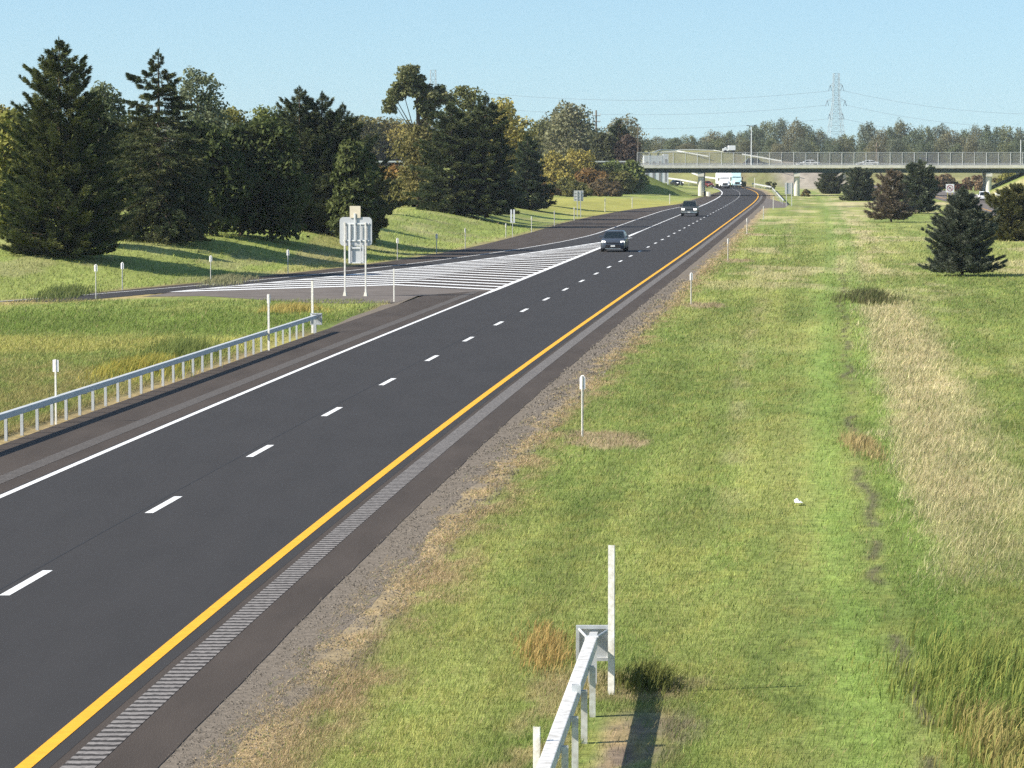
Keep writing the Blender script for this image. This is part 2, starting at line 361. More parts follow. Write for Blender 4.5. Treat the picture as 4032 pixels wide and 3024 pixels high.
# rumble strip: ground-in grooves every 0.3 m across the direction of travel
def rumble_mat(name, light, dark):
    m = mat(name, light, .95, spec=.12); nt = m.node_tree; b = nt.nodes['Principled BSDF']
    tc = nt.nodes.new('ShaderNodeTexCoord'); sx = nt.nodes.new('ShaderNodeSeparateXYZ'); nt.links.new(tc.outputs['Object'], sx.inputs[0])
    n = nt.nodes.new('ShaderNodeTexNoise'); n.inputs['Scale'].default_value = 14; n.inputs['Detail'].default_value = 5; nt.links.new(tc.outputs['Object'], n.inputs['Vector'])
    a = nt.nodes.new('ShaderNodeMath'); a.operation = 'MULTIPLY_ADD'; a.inputs[1].default_value = 2 * math.pi / .30
    sc = nt.nodes.new('ShaderNodeMath'); sc.operation = 'MULTIPLY'; sc.inputs[1].default_value = 3.0; nt.links.new(n.outputs['Fac'], sc.inputs[0])
    nt.links.new(sx.outputs['Y'], a.inputs[0]); nt.links.new(sc.outputs[0], a.inputs[2])
    s = nt.nodes.new('ShaderNodeMath'); s.operation = 'SINE'; nt.links.new(a.outputs[0], s.inputs[0])
    r = nt.nodes.new('ShaderNodeValToRGB'); r.color_ramp.elements[0].position = .30; r.color_ramp.elements[1].position = .55
    r.color_ramp.elements[0].color = (*dark, 1); r.color_ramp.elements[1].color = (*light, 1)
    h = nt.nodes.new('ShaderNodeMath'); h.operation = 'MULTIPLY_ADD'; h.inputs[1].default_value = .5; h.inputs[2].default_value = .5
    nt.links.new(s.outputs[0], h.inputs[0]); nt.links.new(h.outputs[0], r.inputs[0])
    mu = nt.nodes.new('ShaderNodeMix'); mu.data_type = 'RGBA'; mu.blend_type = 'MULTIPLY'; mu.inputs[0].default_value = .6
    cr = nt.nodes.new('ShaderNodeValToRGB'); cr.color_ramp.elements[0].position = .35; cr.color_ramp.elements[1].position = .6; cr.color_ramp.elements[0].color = (.45, .45, .45, 1)
    nt.links.new(n.outputs['Fac'], cr.inputs[0]); nt.links.new(r.outputs[0], mu.inputs[6]); nt.links.new(cr.outputs[0], mu.inputs[7])
    nt.links.new(mu.outputs[2], b.inputs['Base Color'])
    return m
M['rumble'] = rumble_mat('rumble', (.27, .25, .235), (.06, .055, .052))
M['rumble_l'] = rumble_mat('rumble_brown', (.155, .14, .128), (.08, .073, .068))
# chain-link mesh: thin wire weave that lets most light through
def mesh_mat():
    m = bpy.data.materials.new('chain_link'); m.use_nodes = True; nt = m.node_tree; b = nt.nodes['Principled BSDF']
    b.inputs['Base Color'].default_value = (.34, .33, .31, 1); b.inputs['Roughness'].default_value = .6
    t = nt.nodes.new('ShaderNodeBsdfTransparent'); mx = nt.nodes.new('ShaderNodeMixShader'); mx.inputs[0].default_value = .26
    nt.links.new(t.outputs[0], mx.inputs[1]); nt.links.new(b.outputs[0], mx.inputs[2]); nt.links.new(mx.outputs[0], nt.nodes['Material Output'].inputs[0])
    return m
M['mesh'] = mesh_mat()

# ------------------------------------------------------------------ delineator positions are needed for the ground patches
RIGHT_POSTS = [(2293,1722,1480), (2721,1200,1075), (2866,1026,940), (2941,922,859), (3006,865,813), (3045,824,775)]
for x, y, t in RIGHT_POSTS[:4]:
    X, Y = G(x, y); PATCH.append((X + .55, Y - .6, 1.25, 1.9 + Y * .012))

# ------------------------------------------------------------------ ground
ys = [28.0]
while ys[-1] < 3200: ys.append(ys[-1] + max(.22, ys[-1] * .0052))
ys = np.array(ys)
u = np.concatenate([np.linspace(-1.5, -.34, 30), np.linspace(-.33, -.175, 40), np.arange(-.172, .173, .00135), np.linspace(.176, .33, 40), np.linspace(.34, 1.5, 30)])
UU, YY = np.meshgrid(u, ys); XX = UU * YY
ZZ = terr(XX, YY)
oo = XX - yl(YY)
under = (oo > -10.9) & (oo < 2.0)
ZZ = np.where(under & (YY < 860), np.minimum(ZZ, -.05), ZZ)
under2 = (XX > ramp_edge(YY)) & (oo < -9) & (YY > 172) & (YY < 640)
ZZ = np.where(under2, np.minimum(ZZ, -.05), ZZ)
under3 = (XX > ramp_edge(YY)) & (XX < ramp_in(YY)) & (YY <= 176)
ZZ = np.where(under3, np.minimum(ZZ, -.05), ZZ)
under4 = (oo > 31.8) & (oo < 44.2) & (YY < 900)
ZZ = np.where(under4, np.minimum(ZZ, -.05), ZZ)
nr, nc = XX.shape
idx = np.arange(nr * nc).reshape(nr, nc)
fc = np.stack([idx[:-1, :-1], idx[:-1, 1:], idx[1:, 1:], idx[1:, :-1]], -1).reshape(-1, 4)
gnd = nmesh('ground', np.stack([XX, YY, ZZ], -1).reshape(-1, 3), fc, M['ground'], col=gcol(XX.ravel(), YY.ravel()).reshape(-1, 3), smooth=True)
tag(gnd, kind='structure')
mb = MB(); mb.quad((-3500, -700, -.4), (3500, -700, -.4), (3500, 30, -.4), (-3500, 30, -.4)); mb.quad((-3500, 30.1, -1.6), (3500, 30.1, -1.6), (3500, 3300, -1.6), (-3500, 3300, -1.6))
M['plain'] = mat('plain_turf', (.15, .18, .05), 1, spec=.1, noise=.25, nscale=.2)
tag(mb.build('terrain', M['plain']), kind='structure')

# ------------------------------------------------------------------ roads
def strip(name, fl, fr, Y0, Y1, z, m, parent, step=4.0, jag=0.0, seed=1):
    Ys = np.arange(Y0, Y1 + step * .5, step); Ys[-1] = Y1
    a = fl(Ys) if callable(fl) else yl(Ys) + fl * np.sqrt(1 + slope(Ys) ** 2)
    b = fr(Ys) if callable(fr) else yl(Ys) + fr * np.sqrt(1 + slope(Ys) ** 2)
    if jag: b = b + jag * (fbm(Ys / 1.7, Ys * 0, seed, 3) - .5) + jag * .8 * (fbm(Ys / 9., Ys * 0, seed + 3, 2) - .5)
    n = len(Ys)
    v = np.concatenate([np.stack([a, Ys, np.full(n, z)], -1), np.stack([b, Ys, np.full(n, z)], -1)])
    k = np.arange(n - 1); f = np.stack([k, k + n, k + n + 1, k + 1], -1)
    return nmesh(name, v, f, m, parent)
road = strip('road', -7.45, .30, 24, 878, .012, M['asphalt'], None); tag(road, kind='structure')
sh = strip('road_shoulder', .30, 1.55, 24, 878, .010, M['asphalt2'], None, .8, .07, 4); tag(sh, kind='structure')
vg = strip('gravel_verge', 1.3, 2.35, 24, 640, .002, M['gravel'], None, .5, .5, 9); tag(vg, kind='structure')
shl = strip('left_shoulder', -10.25, -7.45, 24, 176, .010, M['asphalt2'], None); tag(shl, kind='structure')
shl2 = strip('left_shoulder', lambda Y: np.minimum(ramp_edge(Y), yl(Y) - 7.5), -7.45, 470, 878, .010, M['asphalt2'], None); tag(shl2, kind='structure')
W_IN = lambda Y: yl(Y) - 7.30 * np.sqrt(1 + slope(Y) ** 2)
ramp = strip('exit_ramp', ramp_edge, lambda Y: np.where(Y < 172, ramp_in(np.minimum(Y, 172)), W_IN(Y) - .14), 110, 470, .008, M['asphalt2'], None, 2.0); tag(ramp, kind='structure')
lane = strip('exit_lane', lambda Y: ramp_line(Y), lambda Y: np.minimum(hatch_up(Y), W_IN(Y) - .14), 158, 470, .012, M['asphalt'], ramp, 3.0); tag(lane, kind='structure')
# worn asphalt in the gore
gp = [(560,1169),(668,1153),(962,1142),(1233,1133),(1400,1128.5),(1553,1125),(1734,1136.5),(1954,1144.5),(1835,1150),(1643,1166),(1560,1192),(1510,1194),(1345,1196),(1200,1192),(1080,1186),(960,1176),(800,1166)]
gv = [(*G(x, y), .0105) for x, y in gp]
mb = MB(); mb.add(gv, [tuple(range(len(gv)))]); tag(mb.build('gore_pavement', M['asphalt3'], ramp), kind='structure')
gr = [(1560,1192),(1643,1166),(1596,1186),(1517,1223),(1347,1281),(1300,1290),(1385,1248),(1480,1216),(1500,1203)]
mb = MB(); mb.add([(*G(x, y), .006) for x, y in gr], [tuple(range(len(gr)))]); tag(mb.build('gravel_verge', M['gravel']), kind='structure')
def line(name, off, w, Y0, Y1, m, z=.017, parent=road):
    f = off if callable(off) else (lambda Y: yl(Y) + off * np.sqrt(1 + slope(Y) ** 2))
    wf = w if callable(w) else (lambda Y: w + 0 * Y)
    return tag(strip(name, lambda Y: f(Y) - wf(Y) / 2, lambda Y: f(Y) + wf(Y) / 2, Y0, Y1, z, m, parent, 3.0), kind='structure')
line('yellow_edge_line', 0.0, .19, 24, 878, M['yellow_paint'])
line('white_edge_line', -7.30, lambda Y: np.interp(Y, [0, 165, 172, 280, 296, 305, 320, 470, 490, 900], [.16, .16, .30, .34, .36, .30, .13, .13, .2, .24]), 24, 878, M['white_paint'])
line('ramp_edge_line', ramp_line, .14, 112, 474, M['white_paint'], .017, ramp)
line('merge_edge_line', lambda Y: ramp_line(np.minimum(Y, 474)) + (W_IN(500) - ramp_line(474)) * np.clip((Y - 474) / 26, 0, 1), .16, 474, 500, M['white_paint'], .0165, ramp)
line('gore_edge_line', lambda Y: hatch_up(Y), .26, 170, 288, M['white_paint'], .017, ramp)
line('rumble_strip', .62, .40, 24, 640, M['rumble'], .0145, sh)
line('rumble_strip', -8.15, .44, 24, 171, M['rumble_l'], .0145, shl)
line('pavement_joint', -3.86, .035, 24, 300, M['joint'], .0145)
# lane dashes: 3.05 m every 12.19 m
mb = MB()
for k in range(-4, 66):
    y0 = 51.2 + k * 12.05; y1 = y0 + 3.15
    if y0 < 25 or y1 > 860: continue
    c0, c1 = float(yl(y0)) - 3.63, float(yl(y1)) - 3.63; w = .085
    mb.quad((c0 - w, y0, .017), (c0 + w, y0, .017), (c1 + w, y1, .017), (c1 - w, y1, .017))
tag(mb.build('lane_line', M['white_paint'], road), kind='structure')
# chevrons in the gore
A0 = np.array([-6.57, 179.2]); TIP = np.array([10.4, 287.])
def reach(p, d):
    t = 0.0
    while t < 40:
        q = p + d * t
        if q[0] < float(hatch_up(q[1])) or q[0] > float(W_IN(q[1])): return q
        t += .12
    return p + d * t
dl = np.array([-11.54, -9.5]); dl /= np.linalg.norm(dl); dr = np.array([5.72, -6.8]); dr /= np.linalg.norm(dr)
mb = MB(); n = 31
for k in range(n):
    p = A0 + (TIP - A0) * (k / n); p2 = p + np.array([0, 1.25])
    if k == 0: p2 = p + np.array([0, 1.4])
    for d in (dl, dr):
        q, q2 = reach(p, d), reach(p2, d)
        mb.quad((*p, .0165), (*q, .0165), (*q2, .0165), (*p2, .0165))
tag(mb.build('gore_chevrons', M['white_paint'], ramp), kind='structure')
# opposite carriageway
r2 = strip('opposite_road', 32.0, 44.0, 60, 900, .008, M['asphalt3'], None); tag(r2, kind='structure')
line('opposite_edge_line', 33.8, .16, 60, 900, M['yellow_paint'], .013, r2)
line('opposite_outer_line', 41.2, .16, 60, 900, M['white_paint'], .013, r2)
cross = [(3085,808),(3120,795),(3330,800),(3330,815),(3090,822)]
cr = MB(); Xc = [(float(yl(474)) + 1.4, 474), (float(yl(472)) + 30, 472), (float(yl(484)) + 30, 484), (float(yl(560)) + 1.4, 560), ]
cr.add([(float(yl(466)) + 1.5, 466, .006), (float(yl(470)) + 5.5, 470, .006), (float(yl(510)) + 6.0, 510, .006), (float(yl(590)) + 1.5, 590, .006)], [(0, 1, 2, 3)])
tag(cr.build('turnaround', M['asphalt3']), kind='structure')

# ------------------------------------------------------------------ grass blades (world-space scatter, thinning with distance from the overpass)
def blades(name, n, Yr, xr, hgt, wid, colf, mask, lean=1.15, pw=1.0):
    t = RNG.random(n * 2)
    a, b = Yr
    Y = 1 / (1 / a + t * (1 / b - 1 / a)) if pw else a + t * (b - a)
    X = xr[0](Y) + RNG.random(n * 2) * (xr[1](Y) - xr[0](Y))
    k = mask(X, Y) > RNG.random(n * 2); X = X[k][:n]; Y = Y[k][:n]; m = len(X)
    Z = terr(X, Y)
    sc = np.clip(Y / 55., .8, 6)
    h = hgt * (.5 + RNG.random(m)) * (.75 + .25 * sc); w = wid * (.6 + .8 * RNG.random(m)) * sc
    az = RNG.random(m) * 6.283; lx = np.cos(az) * lean * RNG.random(m) * h + .35 * h; ly = np.sin(az) * lean * RNG.random(m) * h
    ax = RNG.random(m) * 3.14; wx = np.cos(ax) * w / 2; wy = np.sin(ax) * w / 2
    v = np.empty((m, 3, 3), np.float32)
    v[:, 0] = np.stack([X - wx, Y - wy, Z - .01], -1); v[:, 1] = np.stack([X + wx, Y + wy, Z - .01], -1); v[:, 2] = np.stack([X + lx, Y + ly, Z + h], -1)
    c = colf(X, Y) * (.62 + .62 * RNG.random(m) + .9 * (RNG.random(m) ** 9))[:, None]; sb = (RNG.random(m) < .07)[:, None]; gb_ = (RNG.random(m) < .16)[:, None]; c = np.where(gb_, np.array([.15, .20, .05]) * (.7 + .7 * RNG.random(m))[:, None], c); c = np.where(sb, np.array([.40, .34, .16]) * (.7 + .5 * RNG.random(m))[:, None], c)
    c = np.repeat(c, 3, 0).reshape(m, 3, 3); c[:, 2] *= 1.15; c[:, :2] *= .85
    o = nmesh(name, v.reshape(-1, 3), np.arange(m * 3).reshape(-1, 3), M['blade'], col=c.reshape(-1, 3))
    return tag(o, kind='stuff')
def m_right(X, Y):
    o = X - yl(Y); return np.clip((o - 2.25 - 1.1 * (fbm(Y / 1.3, o * 2, 13, 3) - .5) - .8 * (fbm(Y / 5., o, 18, 2) - .5)) / .8, 0, 1) * np.where((o > 6.35) & (o < 7.3) & (Y < 40.3), .12, 1.0) * np.where((o>31)&(o<45), 0, 1) * (1 - .95 * sstep(110, 400, Y)) * np.where((np.abs(o - ditch_o(Y)) < .22) & (Y < 130), .5, 1) * (1 - .6 * np.exp(-((o - ditch_o(Y) + 1.0) / 1.1) ** 2))
tag(blades('grass', 620000, (33, 420), (lambda Y: yl(Y) + 2.6, lambda Y: np.minimum(.26 * Y + 3, yl(Y) + 31)), .075, .012, gcol, m_right), 'green mown median grass beside the highway', 'grass')
def m_left(X, Y):
    o = X - yl(Y)
    gore = (X > ramp_in(np.minimum(Y, 172)) + .5) & (o < -10.9) & ((Y < 158) | (o < -12.5) & (Y < 160))
    bank = (X < ramp_edge(Y) - .5)
    return np.where(gore | bank, 1.0, 0)
tag(blades('grass', 190000, (76, 330), (lambda Y: -.19 * Y, lambda Y: yl(Y) - 10.6), .085, .012, gcol, m_left), 'grass on the bank and gore left of the road', 'grass')
# straw and dead clippings along the verge
def m_dead(X, Y):
    o = X - yl(Y); q = o - ditch_o(Y); n = fbm(o / 1.1, Y / 3., 71, 3)
    return sstep(.2, 1.6, q + 1.2 * (n - .5)) * (1 - sstep(1.6, 4.4, q + 2.4 * (n - .5))) * sstep(49, 72, Y + 14 * (n - .5)) * (1 - sstep(130, 175, Y)) * (.15 + .85 * sstep(.36, .62, n))
tag(blades('dead_grass', 70000, (48, 178), (lambda Y: yl(Y) + 10, lambda Y: yl(Y) + 17), .15, .012, lambda X, Y: np.array([[.50, .445, .25]]) * (.75 + .45 * RNG.random(len(X)))[:, None], m_dead, lean=1.0), 'long dead straw coloured grass on the ditch bank', 'dead grass')
def c_straw(X, Y): return STRAW[None] * (.8 + .5 * RNG.random(len(X)))[:, None]
def m_straw(X, Y):
    o = X - yl(Y); return sstep(.42, .62, fbm(o / .5, Y / 1.6, 66, 3)) * np.exp(-((o - 2.85) / .75) ** 2)
tag(blades('dry_straw', 110000, (34, 330), (lambda Y: yl(Y) + 1.9, lambda Y: yl(Y) + 4.2), .03, .014, c_straw, m_straw, lean=4.5), 'dry straw along the gravel verge', 'straw')
n = 26000; t = RNG.random(n); Y = 1 / (1 / 34 + t * (1 / 190 - 1 / 34)); o = 1.5 + 1.5 * RNG.random(n) ** .9; k = RNG.random(n) < sstep(.36, .56, fbm(o / .4, Y / 1.1, 83, 3)) + .25
Y, o = Y[k], o[k]; n = len(Y); X = yl(Y) + o; r_ = .013 * (.5 + 1.3 * RNG.random(n) ** 2) * np.clip(Y / 45, .9, 3); a0 = RNG.random(n) * 6.28
v = np.empty((n, 4, 3), np.float32)
for q in range(3): v[:, q] = np.stack([X + r_ * np.cos(a0 + q * 2.1), Y + r_ * 1.3 * np.sin(a0 + q * 2.1), np.full(n, .0)], -1)
v[:, 3] = np.stack([X + r_ * .2, Y, r_ * 1.0], -1); b4 = np.arange(n)[:, None] * 4
f = np.concatenate([b4 + np.array(q)[None] for q in ((0, 1, 3), (1, 2, 3), (2, 0, 3))]); cs = np.array([.27, .235, .19])[None] * (.35 + 1.0 * RNG.random(n))[:, None]
tag(nmesh('loose_gravel', v.reshape(-1, 3), f, M['blade'], col=np.repeat(cs, 4, 0)), 'loose stones scattered over the gravel verge', 'gravel', kind='stuff')
# tall weeds: ditch end lower right, ditch clump, yellow weeds behind the left rail
def weeds(name, n, px, py, rx, ry, h, colA, colB, label, w=.016, cat='weeds', base=None, lean=.5):
    X0, Y0, _ = at(px, py)
    n = int(n * 1.6); gx = RNG.normal(0, .55, n); gy = RNG.normal(0, .55, n); r = np.hypot(gx, gy)
    X = X0 + gx * rx; Y = Y0 + gy * ry
    kp = (RNG.random(n) < sstep(.32, .58, fbm(X / (rx * .5), Y / (ry * .5), 7, 3)) + .12); X, Y, r = X[kp], Y[kp], r[kp]; n = len(X); Z = terr(X, Y)
    hh = h * (.35 + .8 * RNG.random(n) ** 1.3) * np.exp(-.45 * r * r); az = RNG.random(n) * 6.283
    lx = (np.cos(az) * lean * RNG.random(n) + .3) * hh; ly = np.sin(az) * lean * RNG.random(n) * hh
    ax = RNG.random(n) * 3.14; ww = w * (.6 + .8 * RNG.random(n)); wx = np.cos(ax) * ww / 2; wy = np.sin(ax) * ww / 2
    v = np.empty((n, 5, 3), np.float32); mx = X + lx * .35; my = Y + ly * .35
    v[:, 0] = np.stack([X - wx, Y - wy, Z - .02], -1); v[:, 1] = np.stack([X + wx, Y + wy, Z - .02], -1)
    v[:, 2] = np.stack([mx + wx * .8, my + wy * .8, Z + hh * .6], -1); v[:, 3] = np.stack([mx - wx * .8, my - wy * .8, Z + hh * .6], -1)
    v[:, 4] = np.stack([X + lx, Y + ly, Z + hh * (1 - .25 * np.hypot(lx, ly) / hh)], -1)
    b = np.arange(n)[:, None] * 5
    f = np.concatenate([np.concatenate([b, b + 1, b + 2], 1), np.concatenate([b, b + 2, b + 3], 1), np.concatenate([b + 3, b + 2, b + 4], 1)])
    t = RNG.random(n)[:, None]; c = (np.array(colA) * t + np.array(colB) * (1 - t)) * (.7 + .6 * RNG.random(n))[:, None]
    o = nmesh(name, v.reshape(-1, 3), f, M['blade'], col=np.repeat(c, 5, 0))
    return tag(o, label, cat, kind='stuff')
weeds('tall_grass', 3000, 3900, 2740, 1.1, 4.2, .55, (.30, .30, .08), (.14, .20, .05), 'tall rank grass in the ditch at the near end of the median')
weeds('tall_grass', 1700, 3950, 2980, .7, 3.2, .5, (.40, .31, .12), (.22, .24, .07), 'yellowing tall grass at the lower right')
weeds('ditch_weeds', 1500, 3410, 1185, 1.5, 4.5, .8, (.13, .11, .06), (.12, .15, .05), 'dark weedy clump in the median ditch', .03)
weeds('ditch_weeds', 900, 3395, 1765, .35, 3.4, .38, (.42, .30, .15), (.34, .30, .13), 'tan dead tuft in the ditch', .014)
weeds('rail_weeds', 3200, 560, 1462, 1.3, 5.0, .6, (.46, .36, .08), (.20, .24, .06), 'yellow flowering weeds behind the left guide rail', .02)
weeds('rail_weeds', 3000, 690, 1398, 1.4, 6.0, .7, (.20, .23, .07), (.14, .18, .05), 'tall green weeds behind the left guide rail', .02)
weeds('rail_weeds', 1400, 1150, 1225, 1.5, 2.6, .5, (.50, .38, .12), (.32, .28, .09), 'straw coloured weeds behind the left rail end', .02)
weeds('grass_tuft', 700, 2530, 2700, .45, .75, .42, (.10, .11, .035), (.17, .18, .05), 'dark tuft beside the near rail end post', .014)
weeds('grass_tuft', 900, 2150, 2560, .4, 2.2, .30, (.45, .30, .11), (.34, .26, .10), 'rusty dry grass left of the near rail', .012)
weeds('ramp_weeds', 1500, 900, 1106, 1.2, 7.0, .45, (.30, .27, .15), (.22, .24, .12), 'pale seeding grass along the exit ramp edge', .03)
weeds('ramp_weeds', 1500, 250, 1160, 1.4, 7.0, .55, (.20, .22, .08), (.10, .14, .04), 'rough grass along the near end of the ramp', .03)
# ------------------------------------------------------------------ guide rails (steel box beam on I-section posts)
def ibeam(mb, x, y, z0, z1, s=.075):
    mb.box(x - s / 2, x + s / 2, y - .0425, y - .0345, z0, z1); mb.box(x - s / 2, x + s / 2, y + .0345, y + .0425, z0, z1); mb.box(x - .004, x + .004, y - .0345, y + .0345, z0, z1)
def guide_rail(label, P0, P1, ztop, side, n, term_end=True, name='guide_rail', pp=None, skip_terminal=False, beam=.155, bm='beam'):
    """P0 near, P1 far (x, y); posts on the given side of the beam"""
    root = empty(name, (P0[0], P0[1], float(terr(*P0))), 0, label, 'guide rail')
    L = lambda x, y, z: (x - root.location.x, y - root.location.y, z - root.location.z)
    d = Vector((P1[0] - P0[0], P1[1] - P0[1], 0)); ln = d.length; d.normalize(); nrm = Vector((d.y, -d.x, 0)) * side
    zb = lambda p: float(terr(p[0], p[1])) + ztop - .075
    mb = MB(); q = max(2, int(ln / 9))
    for k in range(q):
        a = Vector((P0[0], P0[1], 0)) + d * ln * k / q; b = Vector((P0[0], P0[1], 0)) + d * (ln * (k + 1) / q - .006)
        mb.bar(L(a.x, a.y, zb(a)), L(b.x, b.y, zb(b)), beam, beam)
        if k:
            mb.bar(L(*(a - d * .22 + nrm * .001)[:2], zb(a)), L(*(a + d * .22 + nrm * .001)[:2], zb(a)), beam + .012, beam - .05)
    mb.build('beam', M[bm], root, bevel=.012 if ln < 90 else 0)
    for k in range(n):
        p = Vector((P0[0], P0[1], 0)) + d * (ln - .9) * (k + .35) / n + nrm * (beam / 2 + .05)
        g = float(terr(p.x, p.y)); m2 = MB(); ibeam(m2, *L(p.x, p.y, 0)[:2], L(0, 0, g - .12)[2], L(0, 0, zb(p) + .02)[2])
        o = m2.build('post', pp or M['galv'], root)
    for k in range(n):
        p = Vector((P0[0], P0[1], 0)) + d * (ln - .9) * (k + .35) / n
        if k % 3 == 0 and ln < 60:
            m2 = MB(); m2.box(*[c for c in (L(p.x, p.y, 0)[0] - .05, L(p.x, p.y, 0)[0] + .07)], L(p.x, p.y, 0)[1] - .04, L(p.x, p.y, 0)[1] + .04, L(0, 0, zb(p) - .11)[2], L(0, 0, zb(p) - .085)[2])
            m2.build('bracket', M['galv_dull'], root)
    if term_end:
        e = Vector((P1[0], P1[1], 0)); zt = L(0, 0, zb(e))[2]; ex, ey, _ = L(e.x, e.y, 0)
        t = MB()
        # tube stub, end plate frame with diagonal braces and the anchor post
        t.bar((ex - d.x * .02, ey - d.y * .02, zt), (ex + d.x * .62, ey + d.y * .62, zt), .11, .11)
        fx, fy = ex + d.x * .62, ey + d.y * .62; w = .22; hu, hd = .14, .34
        for sx in (-w, w): t.box(fx + sx - .022, fx + sx + .022, fy - .03, fy + .02, zt - hd, zt + hu)
        t.box(fx - w + .022, fx + w - .022, fy - .03, fy + .02, zt + hu - .045, zt + hu); t.box(fx - w + .022, fx + w - .022, fy - .03, fy + .02, zt - hd, zt - hd + .045)
        t.box(fx - w, fx + w, fy + .02, fy + .028, zt - hd, zt + hu)
        for sx in (-1, 1): t.tube((ex + .055 * sx, ey + d.y * .1, zt + .05), (fx + sx * w * .9, fy - .03, zt + hu - .05), .018)
        t.tube((ex - .09, ey + .02, zt + .055), (ex + .09, ey + .02, zt + .055), .035)
        t.build('end_terminal', M['galv_dull'], root)
        a = MB(); ibeam(a, ex + d.x * .3, ey + d.y * .3, L(0, 0, float(terr(e.x, e.y)) - .1)[2], zt - .06, .11); a.build('anchor_post', M['galv'], root)
    return root
def surf(P, o): return (float(yl(P)) + o, P)
P0 = surf(26.5, 6.18); P1 = (G(2329, 2552, .55)[0], G(2329, 2552, .55)[1])
guide_rail('sunlit box beam guide rail rising from the bottom edge in the median grass', P0, P1, .70, 1, 8, bm='beam_sunlit', pp=M['post_paint'])
b = MB(); x, y, h = at(2268, 2890); X, Y = G(2268, 2722, .70)
for q in ((-.055, -.045, -.06, .06), (.045, .055, -.06, .06), (-.045, .045, -.06, -.05), (-.045, .045, .05, .06)): b.box(X + q[0], X + q[1], Y + q[2], Y + q[3], float(terr(X, Y)) + .66, float(terr(X, Y)) + .78)
tag(b.build('rail_bracket', M['galv'], None), 'small open square steel socket on top of the near guide rail', 'bracket')
LP0 = G(-260, 1835); LP1 = G(1236, 1312)
guide_rail('long box beam guide rail on thin posts along the left shoulder, ending by the gore', LP0, LP1, .72, -1, 34)
FP0 = G(3085, 806); FP1 = G(3041, 752)
guide_rail('short galvanised guide rail in the median ending beside the overpass pier', FP0[0:2], (FP1[0], FP1[1]), .75, -1, 10, False)
FP2 = G(2962, 735)
guide_rail('pale guide rail beyond the overpass right of the trucks', (FP1[0] + .4, FP1[1] + 8), FP2, .9, -1, 12, False, beam=.3)

X, Y, h = at(3128, 1990); b = MB(); b.loft([[(X + q, Y - .1, h + .06), (X + q, Y + .12, h + .09 + .04 * math.sin(q * 30)), (X + q, Y + .10, h + .10 + .04 * math.sin(q * 30)), (X + q, Y - .1, h + .07)] for q in (0, .06, .11, .16)])
tag(b.build('litter', M['sign_white']), 'small white scrap of litter lying in the median grass', 'litter')
# marker posts on the guide rails
def marker(label, x, yb, yt, w=.075, plate=0.0, name='marker_post', Yoff=None, cat='marker post'):
    X, Y, h = at(x, yb); top = ZA(x, yt, Y)
    r = empty(name, (X, Y, h), rad(-18), label, cat, 'marker posts by the highway')
    b = MB(); t = w * .35; H = top - h
    b.box(-w / 2, w / 2, -.004, .004, -.1, H); b.box(-w / 2, -w / 2 + .008, .004, t, -.1, H); b.box(w / 2 - .008, w / 2, .004, t, -.1, H)
    b.build('post', M['post_paint'], r)
    if plate:
        c = MB(); pw = plate; c.box(-pw / 2, pw / 2, t, t + .006, H - .34, H - .02); c.build('reflector_plate', M['sign_white'], r)
    return r
marker('tall white marker post standing at the end of the near guide rail', 2406, 2735, 2147, .085)
marker('short white stub post left of the near guide rail at the bottom edge', 2112, 3170, 2862, .075)
marker('white delineator standing behind the left guide rail nearest the left edge', 220, 1664, 1414, .05, .17)
marker('tall pale marker at the left guide rail behind its middle posts', 1058, 1381, 1158, .075, .13)
marker('tall white marker post at the far end of the left guide rail', 1230, 1306, 1106, .09)
marker('lone thin post at the gravel nose of the gore right of the sign', 1551, 1189, 1058, .06, .0)
# delineators
def delineator(label, x, yb, yt, grp, pw=.21):
    X, Y, h = at(x, yb); H = ZA(x, yt, Y) - h
    r = empty('delineator_post', (X, Y, h), rad(-16), label, 'delineator', grp)
    b = MB(); w = max(.055, Y * 1.15e-4 * 2.2)
    b.box(-w / 2, w / 2, -.003, .003, -.1, H); b.box(-.006, .006, -.03, -.003, -.1, H); b.build('post', M['post_paint'], r)
    c = MB(); s = pw / 2; c.prism([(-s, H - .34), (s, H - .34), (s, H - .05), (s * .4, H + .02), (-s * .4, H + .02), (-s, H - .05)], .004, .009); c.build('reflector_plate', M['sign_white'], r)
    return r
ordn = ['nearest', 'second nearest', 'third nearest', 'fourth nearest', 'fifth nearest', 'sixth nearest']
for k, (x, y, t) in enumerate(RIGHT_POSTS):
    delineator(f'{ordn[k]} of the white delineators along the median verge', x, y, t, 'delineators on the median verge', .145 if k < 2 else .12)
LEFT = [(378,1177,1042,'white delineator in front of the exit ramp at the left edge'), (482,1143,1034,'white delineator across the ramp, below the tallest spruce'), (830,1109,1007,'white delineator in the tree shadow across the ramp'),
        (1134,1079,984,'white delineator at the end of the long tree shadow left of the sign'), (1565,1025,938,'white delineator on the bank right of the large sign back'), (1719,1002,921,'white delineator at the shadow tip right of the sign'),
        (1832,980,899,'thin white delineator on the bank before the double marker'), (1992,936,880,'small delineator just left of the double white marker'), (2093,915,852,'thin delineator right of the double white marker'),
        (2183,891,831,'thin delineator in the last conifer shadow'), (2261,869,816,'delineator just left of the small far sign'), (2382,835,781,'thin delineator right of the small far sign'),
        (2489,819,776,'white delineator on the pale grass before the overpass'), (2396,772,735,'thin far delineator below the embankment bushes'), (2637,803,765,'tiny delineator left of the pickup by the overpass pier')]
for x, y, t, l in LEFT: delineator(l, x, y, t, 'delineators along the exit ramp', .17 if y > 1000 else .12)
